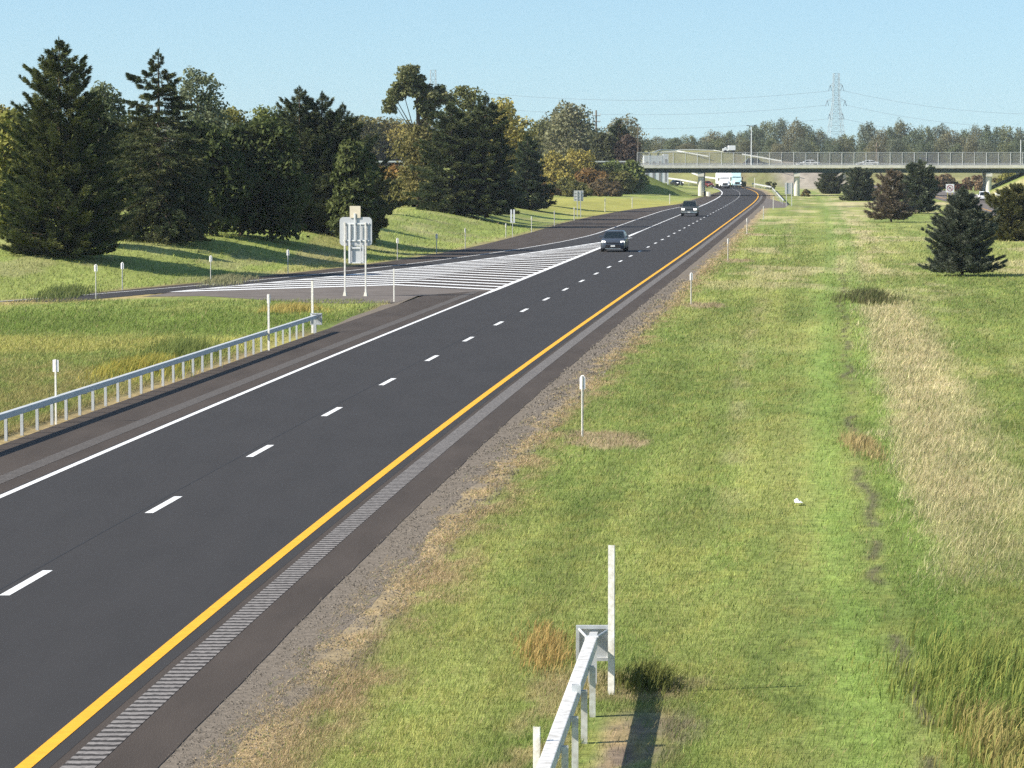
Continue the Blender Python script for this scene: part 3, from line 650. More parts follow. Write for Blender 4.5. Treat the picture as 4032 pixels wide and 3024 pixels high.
# double marker
X, Y, h = at(2018, 934)
r = empty('double_marker', (X, Y, h), 0, 'tall marker with two narrow white panels side by side beyond the ramp', 'marker sign')
H = ZA(2018, 825, Y) - h
b = MB(); b.box(-.03, .03, -.02, .02, -.1, H - 1.05); b.build('post', M['post_paint'], r)
for sx in (-.12, .14): b = MB(); b.box(sx - .075, sx + .075, -.01, .01, H - 1.2, H); b.build('panel', M['sign_white'], r)
# far delineator by the trucks
X, Y = G(2971, 738); marker('white post on the grass right of the far trucks', 2971, 726, 700, .14)

# ------------------------------------------------------------------ sign assembly in the gore, seen from behind
def rrect(x0, x1, z0, z1, r, n=5):
    p = []
    for cx, cz, a in ((x1 - r, z1 - r, 0), (x0 + r, z1 - r, 90), (x0 + r, z0 + r, 180), (x1 - r, z0 + r, 270)):
        for k in range(n + 1):
            t = rad(a + 90 * k / n); p.append((cx + r * math.cos(t), cz + r * math.sin(t)))
    return p
XL, YG, hg = at(1356.7, 1166); k = YG / F; XR = (1442 - CX) * k; Xm = (XL + XR) / 2
zz = lambda y: ZA(1400, y, YG) - hg
xx = lambda x: (x - CX) * k - Xm
r = empty('exit_sign', (Xm, YG, hg), rad(-14), 'back of the large rounded aluminium sign on two posts in the gore', 'road sign')
for x in (1356.7, 1442):
    b = MB(); b.box(xx(x) - .04, xx(x) + .04, -.055, .0, -.1, zz(875)); o = b.build('sign_post', M['post_paint'], r)
    c = MB(); c.loft([[(xx(x) + q * a, -.03 + q * bb, z) for a, bb in ((-1,-1),(1,-1),(1,1),(-1,1))] for q, z in ((.09, 0.0), (.075, .10), (.05, .22))]); c.build('footing', M['concrete_light'], o)
b = MB(); b.prism(rrect(xx(1333.8), xx(1466.5), zz(968), zz(855), .2), .06, .085); b.build('main_panel', M['sign_back'], r, bevel=.004)
b = MB(); b.prism(rrect(xx(1377), xx(1421), zz(858), zz(811), .02), .0, .03); b.build('route_panel', M['sign_back2'], r)
b = MB(); b.prism(rrect(xx(1371), xx(1437.5), zz(1037), zz(970), .03), .09, .11); b.build('lower_panel', M['sign_back'], r)
for y in (881, 947): b = MB(); b.box(xx(1350), xx(1456), .002, .055, zz(y) - .035, zz(y) + .035); b.build('stiffener', M['galv'], r)
for x, w, y0, y1 in ((1376, .1, 1037, 884), (1398, .09, 950, 840), (1421, .035, 1037, 884), (1432, .05, 1037, 965)): b = MB(); b.box(xx(x) - w / 2, xx(x) + w / 2, -.05, .002, zz(y0), zz(y1)); b.build('upright', M['galv'], r)
for y0, y1 in ((979, 974), (1037, 1033)): b = MB(); b.box(xx(1371), xx(1437), .0, .055, zz(y0), zz(y1)); b.build('lower_rail', M['galv'], r)
# small far sign back
X, Y, h = at(2277, 855)
r = empty('far_sign', (X, Y, h), 0, 'small grey sign back on two posts by the ramp before the overpass', 'road sign')
k = Y / F; z = lambda y: ZA(2277, y, Y) - h
for x in (2273, 2286): b = MB(); b.box((x - 2277) * k - .05, (x - 2277) * k + .05, -.06, 0, -.1, z(752)); b.build('sign_post', M['galv_dull'], r)
b = MB(); b.box((2259 - 2277) * k, (2297 - 2277) * k, .004, .03, z(792), z(750)); b.build('panel', M['galv_dull'], r)
for y in (760, 772, 784): b = MB(); b.box((2260 - 2277) * k, (2296 - 2277) * k, -.03, .003, z(y) - .03, z(y) + .03); b.build('stiffener', M['galv_dull'], r)
# sign back beside the median rail
X, Y, h = at(3104, 812)
r = empty('median_sign', (X, Y, h), 0, 'grey sign back on two posts left of the right hand pier', 'road sign'); k = Y / F; z = lambda y: ZA(3104, y, Y) - h
for x in (3096, 3117): b = MB(); b.box((x - 3104) * k - .05, (x - 3104) * k + .05, -.06, 0, -.1, z(716)); b.build('sign_post', M['post_paint'], r)
b = MB(); b.box((3090 - 3104) * k, (3122 - 3104) * k, .004, .03, z(765), z(720)); b.build('panel', M['galv_dull'], r)
# no-turn sign on yellow posts
X, Y, h = at(3740, 808); k = Y / F; z = lambda y: ZA(3740, y, Y) - h
r = empty('prohibition_sign', (X, Y, h), 0, 'white square no turn sign with a ring symbol on two yellow posts', 'road sign')
for x in (3731, 3749): b = MB(); b.box((x - 3740) * k - .055, (x - 3740) * k + .055, .03, .1, -.1, z(735)); b.build('sign_post', M['yellow_post'], r)
zc = (z(725) + z(757)) / 2; b = MB(); b.prism(rrect(-.64, .64, zc - .64, zc + .64, .08), .0, .02); b.build('panel', M['sign_white'], r)
s = MB()
for q in range(28):
    a0, a1 = 2 * math.pi * q / 28, 2 * math.pi * (q + 1) / 28
    s.prism([(.50 * math.cos(a0), zc + .50 * math.sin(a0)), (.50 * math.cos(a1), zc + .50 * math.sin(a1)), (.40 * math.cos(a1), zc + .40 * math.sin(a1)), (.40 * math.cos(a0), zc + .40 * math.sin(a0))], -.006, -.001)
s.prism([(-.33, zc + .27), (-.27, zc + .33), (.33, zc - .27), (.27, zc - .33)], -.008, -.001)
s.build('ring_and_slash', M['sign_red'], r)
s = MB()
for q in range(8):
    a0, a1 = math.pi * q / 8, math.pi * (q + 1) / 8
    s.prism([(.2 * math.cos(a0), zc + .02 + .2 * math.sin(a0)), (.2 * math.cos(a1), zc + .02 + .2 * math.sin(a1)), (.11 * math.cos(a1), zc + .02 + .11 * math.sin(a1)), (.11 * math.cos(a0), zc + .02 + .11 * math.sin(a0))], -.0045, -.001)
s.prism([(.11, zc - .28), (.2, zc - .28), (.2, zc + .02), (.11, zc + .02)], -.0045, -.001); s.prism([(-.2, zc - .08), (-.11, zc - .08), (-.11, zc + .02), (-.2, zc + .02)], -.0045, -.001)
s.prism([(-.27, zc - .08), (-.155, zc - .24), (-.04, zc - .08)], -.0045, -.001)
s.build('arrow', M['sign_black'], r)

# ------------------------------------------------------------------ overpass
BX0, BX1 = 24.6, 103.5; SK = .085
r = empty('overpass_bridge', (BX0, BR0, 0), 0, 'low highway overpass with pale concrete deck edge and dark girders', 'bridge')
bx = lambda x: x - BX0
Dk = BR1 - BR0
b = MB(); b.box(bx(22), bx(108), 0.6, Dk - .6, 5.25, 5.55); b.build('deck', M['concrete'], r)
for y0, y1 in ((0, .6), (Dk - .6, Dk)):
    b = MB(); b.box(bx(24.6), bx(106), y0, y1, 5.40, 5.62); b.box(bx(24.2), bx(106), y0 + .02, y1 - .02, 5.63, 5.96); b.build('curb', M['concrete_light'], r)
for q in range(5):
    y = .9 + q * (Dk - 1.8) / 4; b = MB(); b.box(bx(25.6), bx(102.6), y - .012, y + .012, 4.52, 5.24); b.box(bx(25.6), bx(102.6), y - .2, y + .2, 4.47, 4.52); b.box(bx(25.6), bx(102.6), y - .2, y + .2, 5.2, 5.245)
    for x in np.arange(27, 102, 3.1): b.box(bx(x) - .01, bx(x) + .01, y - .15, y - .012, 4.53, 5.19)
    b.build('girder', M['girder'], r)
for X in (36.62, 55.2, 73.9, 92.4):
    b = MB()
    for q in range(3):
        y = 1.4 + q * (Dk - 2.8) / 2; c0 = bx(X) + SK * (y - 1.4)
        b.loft([[(c0 + .56 * math.cos(t), y + .56 * math.sin(t), z) for t in np.arange(0, 6.28, math.pi / 8)] for z in (-.3, 3.75)], caps=True)
    b.bar((bx(X) - SK * 1.0, .4, 4.11), (bx(X) + SK * (Dk - 2.2), Dk - .4, 4.11), 1.2, .7)
    b.build('pier', M['concrete_light'], r, smooth=True)
for s, X in ((1, 24.9), (-1, 102.9)):
    b = MB(); b.box(bx(X) - .5, bx(X) + .5, -.1, Dk + .1, 3.0, 5.24); b.box(bx(X) - .62 * s - .45, bx(X) - .62 * s + .45, -.25, .0, 3.6, 5.95); b.build('abutment', M['concrete'], r)
b = MB(); b.box(bx(37.6), bx(38.0), -6, Dk + 4, -.1, .82); b.build('barrier', M['concrete_light'], r)
r = empty('chain_link_fence', (24.2, BR0 + .3, 5.96), 0, 'tall grey chain link fence along the near edge of the overpass', 'fence')
def fence(r, n, sp, z, m2):
    for q in range(n):
        x = q * sp; b = MB(); b.tube((x, 0, 0), (x, 0, 2.46), .055 if q % 2 else .04, n=6); o = b.build('fence_post', m2, r)
    b = MB(); b.tube((0, .0, 2.46), ((n - 1) * sp, .0, 2.46), .035); b.tube((0, .0, .12), ((n - 1) * sp, .0, .12), .03); b.build('rail', m2, r)
    b = MB(); b.box(0, (n - 1) * sp, .045, .047, .05, 2.45); b.build('wire_mesh', M['mesh'], r)
fence(r, 35, 2.33, 0, M['galv_dull'])
r = empty('bridge_railing', (22, BR0 + 1.2, 5.56), 0, 'low pale traffic rail behind the fence on the overpass', 'railing')
b = MB(); b.bar((0, 0, .72), (84, 0, .72), .16, .16); b.bar((0, 0, .42), (84, 0, .42), .12, .12); b.build('rail', M['galv_dull'], r)
for q in range(0, 36): b = MB(); b.box(q * 2.33 - .05, q * 2.33 + .05, .09, .19, 0, .75); b.build('post', M['galv_dull'], r)
r = empty('bridge_railing', (22, BR1 - 1.2, 5.56), 0, 'far traffic rail on the other side of the overpass', 'railing')
b = MB(); b.bar((0, 0, .72), (84, 0, .72), .16, .16); b.bar((0, 0, .42), (84, 0, .42), .12, .12); b.build('rail', M['beam'], r)
ovr = MB(); ovr.box(-160, 21.9, BR0 + 1, BR1 - 1, 5.8, 5.905); ovr.box(108.1, 200, BR0 + 1, BR1 - 1, 5.8, 5.905)
tag(ovr.build('overpass_road', M['asphalt3']), kind='structure')
def simple_rail(label, pts, w=.28, posts=True, m='beam', name='guide_rail', ph=.75):
    r = empty(name, pts[0], 0, label, 'guide rail'); o = Vector(pts[0]); b = MB()
    for a, c in zip(pts, pts[1:]): b.bar(Vector(a) - o + Vector((0, 0, ph)), Vector(c) - o + Vector((0, 0, ph)), w * .6, w)
    b.build('beam', M[m], r)
    if posts:
        for a, c in zip(pts, pts[1:]):
            n = max(1, int((Vector(c) - Vector(a)).length / 4))
            for q in range(n):
                p = Vector(a).lerp(Vector(c), q / n) - o; b = MB(); b.box(p.x - .05, p.x + .05, p.y + .1, p.y + .2, p.z - .3, p.z + ph); b.build('post', M['galv_dull'], r)
    return r
simple_rail('white guide rail on the overpass approach behind the left conifers', [(-70, BR0 + .6, 5.9), (-30, BR0 + .6, 5.9), (-12, BR0 + .6, 5.9)], .3)
simple_rail('grey guide rail on the approach left of the overpass abutment', [(-10.5, BR0 + .6, 5.9), (8, BR0 + .6, 5.9), (23, BR0 + .6, 5.9)], .25)
def hp(x, y, Y): return (XA(x, Y), Y, float(terr(XA(x, Y), Y)))
def rail_px(label, pts, **k): return simple_rail(label, [(XA(x, Y), Y, ZA(x, y, Y) - .75) for x, y, Y in pts], **k)
rail_px('upper white guide rail cresting the hill behind the overpass', [(2570,601,905),(2600,590,925),(2668,590,930),(2735,589,930),(2810,592,930),(2852,599,928)], w=.32, posts=True)
rail_px('white guide rail descending the middle of the hill behind the overpass', [(2598,600,915),(2665,594,915),(2740,607,905),(2790,616,895)], w=.32, posts=True)
rail_px('white guide rail low on the hill right of the lamp post', [(2922,607,900),(2965,614,890),(3050,629,880),(3078,634,875)], w=.32, posts=True)
rail_px('white guide rail on the ramp left of the overpass pier', [(2632,702,735),(2680,708,730),(2746,720,722)], w=.35)
rail_px('pale rail crossing the grass behind the white truck', [(2778,697,845),(2820,703,840)], w=.4, posts=False)
rail_px('upper pale rail seen between the left abutment and pier', [(2725,681,835),(2750,690,830)], w=.4, posts=False)
rail_px('white guide rail beside the opposite carriageway at the right edge', [(3890,757,640),(3965,770,585)], w=.4)

# ------------------------------------------------------------------ poles, lamps, pylons, wires
def lamp(label, x, yb, yt, Y, arm=1, r0=.10, head=True, zbase=None):
    X = XA(x, Y); zb = zbase if zbase is not None else ZA(x, yb, Y); H = ZA(x, yt, Y) - zb
    r = empty('street_lamp' if head else 'utility_pole', (X, Y, zb), 0, label, 'street lamp' if head else 'utility pole')
    b = MB(); b.tube((0, 0, 0), (0, 0, H), r0, r0 * .6, 8); b.build('pole', M['galv'] if head else M['wood'], r)
    if head:
        for s in ((-1, 1) if arm == 2 else (arm,)):
            b = MB(); b.tube((0, 0, H - .05), (s * .55, 0, H + .12), .05, .04); b.loft([[(s * (.45 + q), w, H + .12 + d) for w, d in ((-.13, -.04), (.13, -.04), (.1, .08), (-.1, .08))] for q in (0, .5)]); b.build('lamp_head', M['black'], r)
    return r
lamp('tall street lamp with twin dark heads on the overpass', 2958, 655, 497, BR0 + .35, 2, .13, zbase=5.96)
lamp('dark thin pole at the left end of the overpass', 2512, 655, 486, BR0 + 1.0, 1, .11, False, zbase=5.6)
lamp('pale lamp post at the right edge above the overpass', 4018, 660, 549, BR1 + 4, 2, .12, zbase=4.5)
def upole(label, x, yt, Y, arms=2):
    X = XA(x, Y); h = float(terr(X, Y)); H = ZA(x, yt, Y) - h
    r = empty('utility_pole', (X, Y, h), 0, label, 'utility pole')
    b = MB(); b.tube((0, 0, 0), (0, 0, H), .28, .2, 8); b.build('pole', M['wood'], r)
    for q in range(arms): b = MB(); b.bar((-1.0 , -.3, H - 1.3 - q * 1.4), (1.0, -.3, H - 1.3 - q * 1.4), .14, .16); o = b.build('crossarm', M['wood'], r); [MB().tube((sx, -.3, H - 1.2 - q * 1.4), (sx, -.3, H - .8 - q * 1.4), .06).build('insulator', M['concrete'], o) for sx in (-.9, .9)]
    return r
upole('wooden utility pole with crossarms above the grey green trees', 2347, 434, 760)
upole('distant utility pole above the trees right of the pylon', 3451, 560, 1000, 1)
r = empty('broken_trunk', (XA(1481, 690), 690, float(terr(XA(1481, 690), 690))), 0, 'bare pale broken trunk sticking above the autumn trees', 'dead tree')
b = MB(); H = ZA(1481, 462, 690) - r.location.z; b.tube((0, 0, 0), (.1, 0, H - 1), .45, .28); b.tube((.1, 0, H - 1), (.25, 0, H), .28, .12); b.build('trunk', M['bark_pale'], r)
def pylon(label, xc, ytop, ybase_w, Y, name='transmission_pylon'):
    X = XA(xc, Y); h = float(terr(X, Y)); H = ZA(xc, ytop, Y) - h; s = Y / F
    r = empty(name, (X, Y, h), rad(8), label, 'pylon'); t = .085
    zz = lambda y: ZA(xc, y, Y) - h
    prof = [(0, 6.2), (zz(600), 4.75), (zz(540), 3.5), (zz(468), 2.45), (zz(395), 1.45), (zz(335), 1.35), (H, 1.25)]
    hw = lambda z: float(np.interp(z, [p[0] for p in prof], [p[1] for p in prof]))
    lev = [0, zz(640), zz(600), zz(570), zz(540), zz(518), zz(494), zz(468), zz(448), zz(430), zz(412), zz(395), zz(376), zz(357), zz(335), zz(312), H]
    b = MB(); cr = ((-1, -1), (1, -1), (1, 1), (-1, 1))
    for z0, z1 in zip(lev, lev[1:]):
        a, c = hw(z0), hw(z1)
        for i, (sx, sy) in enumerate(cr):
            b.bar((sx * a, sy * a, z0), (sx * c, sy * c, z1), t * 1.7, t * 1.7)
            nx, ny = cr[(i + 1) % 4]
            b.bar((sx * a, sy * a, z0), (nx * c, ny * c, z1), t, t); b.bar((nx * a, ny * a, z0), (sx * c, sy * c, z1), t, t); b.bar((sx * c, sy * c, z1), (nx * c, ny * c, z1), t * 1.1, t * 1.1)
    b.build('lattice', M['pylon'], r)
    for yy, tip in ((335, 2.85), (395, 4.2), (448, 3.1)):
        z = zz(yy)
        for sx in (-1, 1):
            a = hw(z); b = MB()
            for sy in (-1, 1): b.bar((sx * a, sy * a, z + .9), (sx * tip, 0, z), t, t); b.bar((sx * a, sy * a, z - .5), (sx * tip, 0, z), t, t)
            o = b.build('cross_arm', M['pylon'], r)
            c = MB(); c.tube((sx * tip, 0, z), (sx * (tip + .75), 0, z - 2.7), .12); c.tube((sx * tip, 0, z), (sx * (tip - .75), 0, z - 2.7), .12); c.build('insulator', M['wire'], o)
    return r
PY = 1480
pylon('steel lattice transmission pylon rising behind the overpass fence', 3290, 289, 85, PY)
pylon('faint second lattice pylon mostly hidden behind the leaning tall tree', 1706, 276, 85, PY + 60)
def wire(label, a, b_, sag):
    (x0, y0, Y0), (x1, y1, Y1) = a, b_; A = Vector((XA(x0, Y0), Y0, ZA(x0, y0, Y0))); B = Vector((XA(x1, Y1), Y1, ZA(x1, y1, Y1)))
    n = 24; pts = [A.lerp(B, k / n) - Vector((0, 0, sag * 4 * (k / n) * (1 - k / n))) for k in range(n + 1)]
    m = MB()
    for p, q in zip(pts, pts[1:]): m.tube(p, q, .075, n=4)
    o = m.build('power_line', M['wire']); return tag(o, label, 'power line', 'high voltage conductors')
for i, (yl_, yr_) in enumerate(((358, 345), (414, 402), (468, 458))):
    w = ('upper', 'middle', 'lower')[i]
    wire(f'{w} conductor sagging left of the pylon', ((3264 - (0, 11, 4)[i]), yl_, PY), (1706, yr_, PY + 60), 5.2)
    wire(f'{w} conductor sloping away right of the pylon', ((3314 + (0, 10, 0)[i]), yl_ - 2, PY), (4300, yl_ + 88, PY - 40), 4.0)

# ------------------------------------------------------------------ buildings far behind
def shed(label, x0, x1, yt, yb, Y, depth, roof=True, doors=0):
    k = Y / F; X0, X1 = XA(x0, Y), XA(x1, Y); zb = min(float(terr(X0, Y)), ZA(x0, yb, Y)) - .2; zt = ZA(x0, yt, Y); W = X1 - X0; H = zt - zb
    r = empty('shed', (X0, Y, zb), 0, label, 'building')
    b = MB(); b.box(0, W, 0, depth, 0, H); b.build('wall', M['wall_white'], r)
    if roof: b = MB(); b.prismx([(-.3, H + .003), (depth + .3, H + .003), (depth / 2, H + W * .08 + .5)], -.3, W + .3); b.build('roof', M['roof_grey'], r)
    for q in range(doors):
        b = MB(); x = W * (q + .5) / doors; b.box(x - W * .12 / doors * 1.6, x + W * .12 / doors * 1.6, -.06, -.003, .3, H * .82); b.build('door', M['roof_grey'], r)
    return r
shed('white clad shed seen under the left end of the overpass', 2536, 2612, 612, 742, 742, 9, False, 3)
shed('small pale building between the conifers behind the approach road', 1976, 2052, 568, 640, 700, 8, True, 1)
shed('low pale building behind the fence at the left of the overpass', 2612, 2632, 606, 640, 800, 6, False, 1)
X, Y = XA(2624, 700), 700
r = empty('gantry_sign', (X, Y, float(terr(X, Y))), 0, 'pale sign on two posts under the left span of the overpass', 'road sign')
for s in (-.5, .3): b = MB(); b.box(s - .12, s + .12, -.1, .1, -.2, 4.6); b.build('sign_post', M['wall_white'], r)
b = MB(); b.box(-1.3, 1.1, .12, .2, 3.8, 5.6); b.build('panel', M['sign_back'], r)

# ------------------------------------------------------------------ vehicles (front towards -Y, origin on the ground)
def wheel(r, x, y, R, W, root, rimm=None):
    b = MB(); n = 20
    prof = [(R * .62, -W / 2), (R * .93, -W / 2), (R, -W * .32), (R, W * .32), (R * .93, W / 2), (R * .62, W / 2)]
    b.loft([[(x + d, y + q * math.cos(2 * math.pi * k / n), R + q * math.sin(2 * math.pi * k / n)) for k in range(n)] for q, d in prof], caps=False)
    o = b.build('wheel', M['tyre'], root, smooth=True)
    c = MB(); c.loft([[(x + d, y + q * math.cos(2 * math.pi * k / n), R + q * math.sin(2 * math.pi * k / n)) for k in range(n)] for q, d in ((R * .62, -W * .36), (R * .62, W * .36))], caps=True); c.build('rim', rimm or M['rim'], o, smooth=True)
def ring(w, z0, z1, y, tum=.06, crown=.03, lip=.05):
    """car-body cross section at station y"""
    return [(-w * .90, y, z0), (-w * .985, y, z0 + lip * 1.5), (-w, y, (z0 + z1) / 2), (-w * (1 - tum * .6), y, z1 - lip), (-w * (1 - tum) + lip * .4, y, z1 - lip * .1), (-w * .45, y, z1 + crown), (w * .45, y, z1 + crown),
            (w * (1 - tum) - lip * .4, y, z1 - lip * .1), (w * (1 - tum * .6), y, z1 - lip), (w, y, (z0 + z1) / 2), (w * .985, y, z0 + lip * 1.5), (w * .90, y, z0)]
def cab(w0, w1, z0, z1, pts):
    """greenhouse from four side-view points: front base, front top, rear top, rear base -> body loft rings"""
    return [[(-w0, pts[0], z0), (w0, pts[0], z0), (w1, pts[1], z1), (-w1, pts[1], z1)], [(-w0, pts[3], z0), (w0, pts[3], z0), (w1, pts[2], z1), (-w1, pts[2], z1)]]
def car(label, loc, rz, paint, kind='suv', L=4.6, W=1.86, H=1.66, lights=True, group=None, cat='car', name='parked_car', rear=False):
    r = empty(name, loc, rz, label, cat, group); w = W / 2; P = M[paint]; R = .345
    if kind == 'pickup': hz, bz, R, cf = 1.14, 1.16, .42, (1.55, 2.15, 3.25, 3.55)
    elif kind == 'sedan': hz, bz, cf = .88, .93, (1.25, 1.95, 3.35, 4.05)
    else: hz, bz, cf = .98, 1.02, (1.15, 1.85, 3.75, 4.35)
    y0 = -L / 2; Y = lambda q: y0 + q
    b = MB()
    if kind == 'pickup':
        b.loft([ring(w * .90, .52, hz - .2, Y(0), .03), ring(w * .97, .44, hz - .02, Y(.14), .04), ring(w, .42, hz + .02, Y(.7)), ring(w, .42, bz + .04, Y(1.5)), ring(w, .42, bz, Y(2.1)), ring(w, .42, bz, Y(3.5)), ring(w, .44, bz, Y(L - .12)), ring(w * .97, .55, bz - .03, Y(L))])
    else:
        b.loft([ring(w * .74, .34, hz - .30, Y(0), .06), ring(w * .90, .24, hz - .16, Y(.12), .07), ring(w * .97, .22, hz - .06, Y(.45), .09), ring(w, .22, hz + .02, Y(1.0)), ring(w, .22, bz, Y(1.5)), ring(w, .22, bz + .02, Y(2.6)), ring(w, .24, bz + .03, Y(L - .7)), ring(w * .96, .30, bz + .02, Y(L - .12)), ring(w * .88, .42, bz - .1, Y(L))])
    b.build('body', P, r, smooth=True, angle=35)
    # cabin: pillars and roof in body colour, dark glass let into it
    zb, zt = bz - .02, H; w0, w1 = w * .93, w * .74; p = [Y(q) for q in cf]
    c = MB(); c.loft([[(-w0, p[0], zb), (-w1, p[1], zt - .06), (-w1 * .86, p[1] + .10, zt), (w1 * .86, p[1] + .10, zt), (w1, p[1], zt - .06), (w0, p[0], zb)],
                      [(-w0, p[3], zb), (-w1, p[2], zt - .06), (-w1 * .86, p[2] - .08, zt), (w1 * .86, p[2] - .08, zt), (w1, p[2], zt - .06), (w0, p[3], zb)]])
    c.build('cabin', P, r, smooth=True, angle=25)
    def pane(name, q, off):
        m = MB(); o = Vector(off); m.add([Vector(v) + o for v in q] + [Vector(v) + o * .2 for v in q], [(0, 1, 2, 3), (7, 6, 5, 4), (0, 4, 5, 1), (1, 5, 6, 2), (2, 6, 7, 3), (3, 7, 4, 0)]); return m.build(name, M['glass'], r)
    def lp(a, b2, t): return Vector(a).lerp(Vector(b2), t)
    fb0, fb1, ft1, ft0 = (-w0, p[0], zb), (w0, p[0], zb), (w1, p[1], zt - .06), (-w1, p[1], zt - .06)
    def inset(A, B, C, D, a=.05, t0=.08, t1=.94):
        l0, l1 = lp(A, D, t0), lp(A, D, t1); r0, r1 = lp(B, C, t0), lp(B, C, t1); return [lp(l0, r0, a), lp(l0, r0, 1 - a), lp(l1, r1, 1 - a), lp(l1, r1, a)]
    pane('windshield', inset(fb0, fb1, ft1, ft0), (0, -.012, .006))
    rb0, rb1, rt1, rt0 = (-w0, p[3], zb), (w0, p[3], zb), (w1, p[2], zt - .06), (-w1, p[2], zt - .06)
    pane('rear_window', inset(rb0, rb1, rt1, rt0), (0, .012, .006))
    for s in (-1, 1):
        A, B, C, D = (s * w0, p[0], zb), (s * w0, p[3], zb), (s * w1, p[2], zt - .06), (s * w1, p[1], zt - .06)
        q = inset(A, B, C, D, .05, .1, .9)
        mid0, mid1 = lp(q[0], q[1], .52), lp(q[3], q[2], .48)
        pane('side_window', [q[0], lp(q[0], q[1], .5), lp(q[3], q[2], .46), q[3]], (s * .012, 0, 0)); pane('side_window', [mid0 + (q[1] - q[0]) * .03, q[1], q[2], mid1 + (q[2] - q[3]) * .05], (s * .012, 0, 0))
        m = MB(); m.loft([[(s * (w * .93 + d), p[0] + .22 + e, bz + .06 + f) for e, f in ((-.09, -.02), (.09, -.02), (.09, .14), (-.09, .14))] for d in (0, .10, .24)]); m.build('mirror', P if kind != 'pickup' else M['black'], r, bevel=.015)
    for s in (-1, 1):
        for q in ((.95, L - .92) if kind != 'pickup' else (1.05, L - 1.25)): wheel(r, s * (w - .11), Y(q), R, .23, r)
        m = MB()
        for q in ((.95, L - .92) if kind != 'pickup' else (1.05, L - 1.25)):
            m.loft([[(s * (w - .25 + d), Y(q) + (R + .06) * math.cos(t), R + (R + .06) * math.sin(t)) for t in np.arange(-.1, 3.3, .28)] for d in (0, .262)])
        m.build('wheel_arch', M['black'], r)
    # face
    if kind == 'pickup':
        m = MB(); m.box(-.52, .52, Y(-.03), Y(.1), .62, 1.03); m.build('grille', M['black'], r)
        m = MB()
        for z in (.70, .80, .97): m.box(-.50, .50, Y(-.045), Y(-.032), z, z + .028)
        m.build('grille_bar', M['chrome'], r)
        m = MB(); m.loft([[(x, Y(-.13 + .10 * abs(x) / w) + d, z) for d, z in ((0, .44), (.22, .44), (.22, .64), (0, .62))] for x in np.linspace(-w * .97, w * .97, 7)]); m.build('bumper', M['chrome'], r)
        for s in (-1, 1): m = MB(); m.prism([(s * .55, .78), (s * .93, .80), (s * .93, .98), (s * .55, 1.0)], Y(-.02), Y(.12)); m.build('headlight', M['lamp_on'] if lights else M['glass'], r)
        m = MB(); m.box(-.8, .8, Y(.05), Y(.3), .36, .44); m.build('skid_plate', M['black'], r)
        m = MB(); m.box(-.155, .155, Y(-.15), Y(-.135), .47, .60); m.build('licence_plate', M['plate'], r)
    else:
        m = MB(); m.prism([(-.62, .30), (.62, .30), (.52, .56), (-.52, .56)], Y(-.02), Y(.14)); m.build('lower_grille', M['black'], r)
        m = MB(); m.prism([(-.5, .64), (.5, .64), (.55, .72), (-.55, .72)], Y(-.015), Y(.15)); m.build('grille', M['black'], r)
        m = MB(); m.box(-.6, .6, Y(-.035), Y(.1), .24, .285); m.build('bumper_trim', M['chrome'], r)
        for s in (-1, 1): m = MB(); m.loft([[(s * x, Y(yq) + d, z) for d, z in ((-.02, .70), (.12, .70), (.12, .83), (-.0, .84))] for x, yq in ((.58, .04), (.76, .10), (.86, .2))]); m.build('headlight', M['lamp_on'] if lights else M['chrome'], r)
        m = MB(); m.box(-.16, .16, Y(-.03), Y(-.012), .40, .52); m.build('licence_plate', M['plate'], r)
        for s in (-1, 1): m = MB(); m.box(s * w * .55, s * w * .9, Y(L - .06), Y(L + .0), bz - .22, bz - .08) if s > 0 else m.box(s * w * .9, s * w * .55, Y(L - .06), Y(L + .0), bz - .22, bz - .08); m.build('taillight', M['lamp_red'], r)
        m = MB(); m.box(-w * .82, w * .82, Y(L - .05), Y(L + .02), .34, .58); m.build('rear_bumper', M['black'], r)
    return r
def hd(Y): return -math.atan(float(slope(Y)))
X, Y = G(2421, 993); Y += 2.2
car('slate blue crossover with lit headlights passing the gore', (float(XA(2421, Y)), Y, .012), hd(Y), 'car_blue', 'suv', 4.55, 1.9, 1.58, name='crossover_car')
X, Y = G(2717, 853); Y += 2.9
car('graphite pickup truck with lit headlights in the right lane before the overpass', (float(XA(2717, Y)), Y, .012), hd(Y), 'car_grey', 'pickup', 5.8, 2.04, 1.93, cat='pickup truck', name='pickup_truck')
X, Y = G(3882, 796)
car('white car driving away on the opposite road by the far right pier', (X, Y + 2, .01), math.pi + hd(Y), 'car_white', 'suv', 4.7, 2.1, 1.75, False, name='white_car')
car('dark car crossing the overpass left of the middle of the span', (XA(2975, BR0 + 4), BR0 + 4, 5.56), math.pi / 2, 'car_dark', 'suv', 4.6, 1.85, 1.75, False, 'cars on the overpass', name='crossing_car')
car('white sedan crossing the overpass right of the lamp post', (XA(3181, BR0 + 8), BR0 + 8, 5.56), -math.pi / 2, 'car_white', 'sedan', 4.6, 1.8, 1.42, False, 'cars on the overpass', name='crossing_car')
car('second white sedan on the overpass just right of the pylon', (XA(3415, BR0 + 8), BR0 + 8, 5.56), -math.pi / 2, 'car_white', 'sedan', 4.6, 1.8, 1.38, False, 'cars on the overpass', name='crossing_car')
car('dark car on the overpass above the tallest median spruce', (XA(3652, BR0 + 4), BR0 + 4, 5.56), math.pi / 2, 'car_dark', 'suv', 4.8, 1.9, 1.85, False, 'cars on the overpass', name='crossing_car')
X, Y, h = at(2665, 706); Xr = XA(2665, 765); car('dark car on the ramp seen through the left span', (Xr, 765, float(terr(Xr, 765))), rad(20), 'car_dark', 'sedan', 4.6, 1.85, 1.5, True, name='ramp_car')
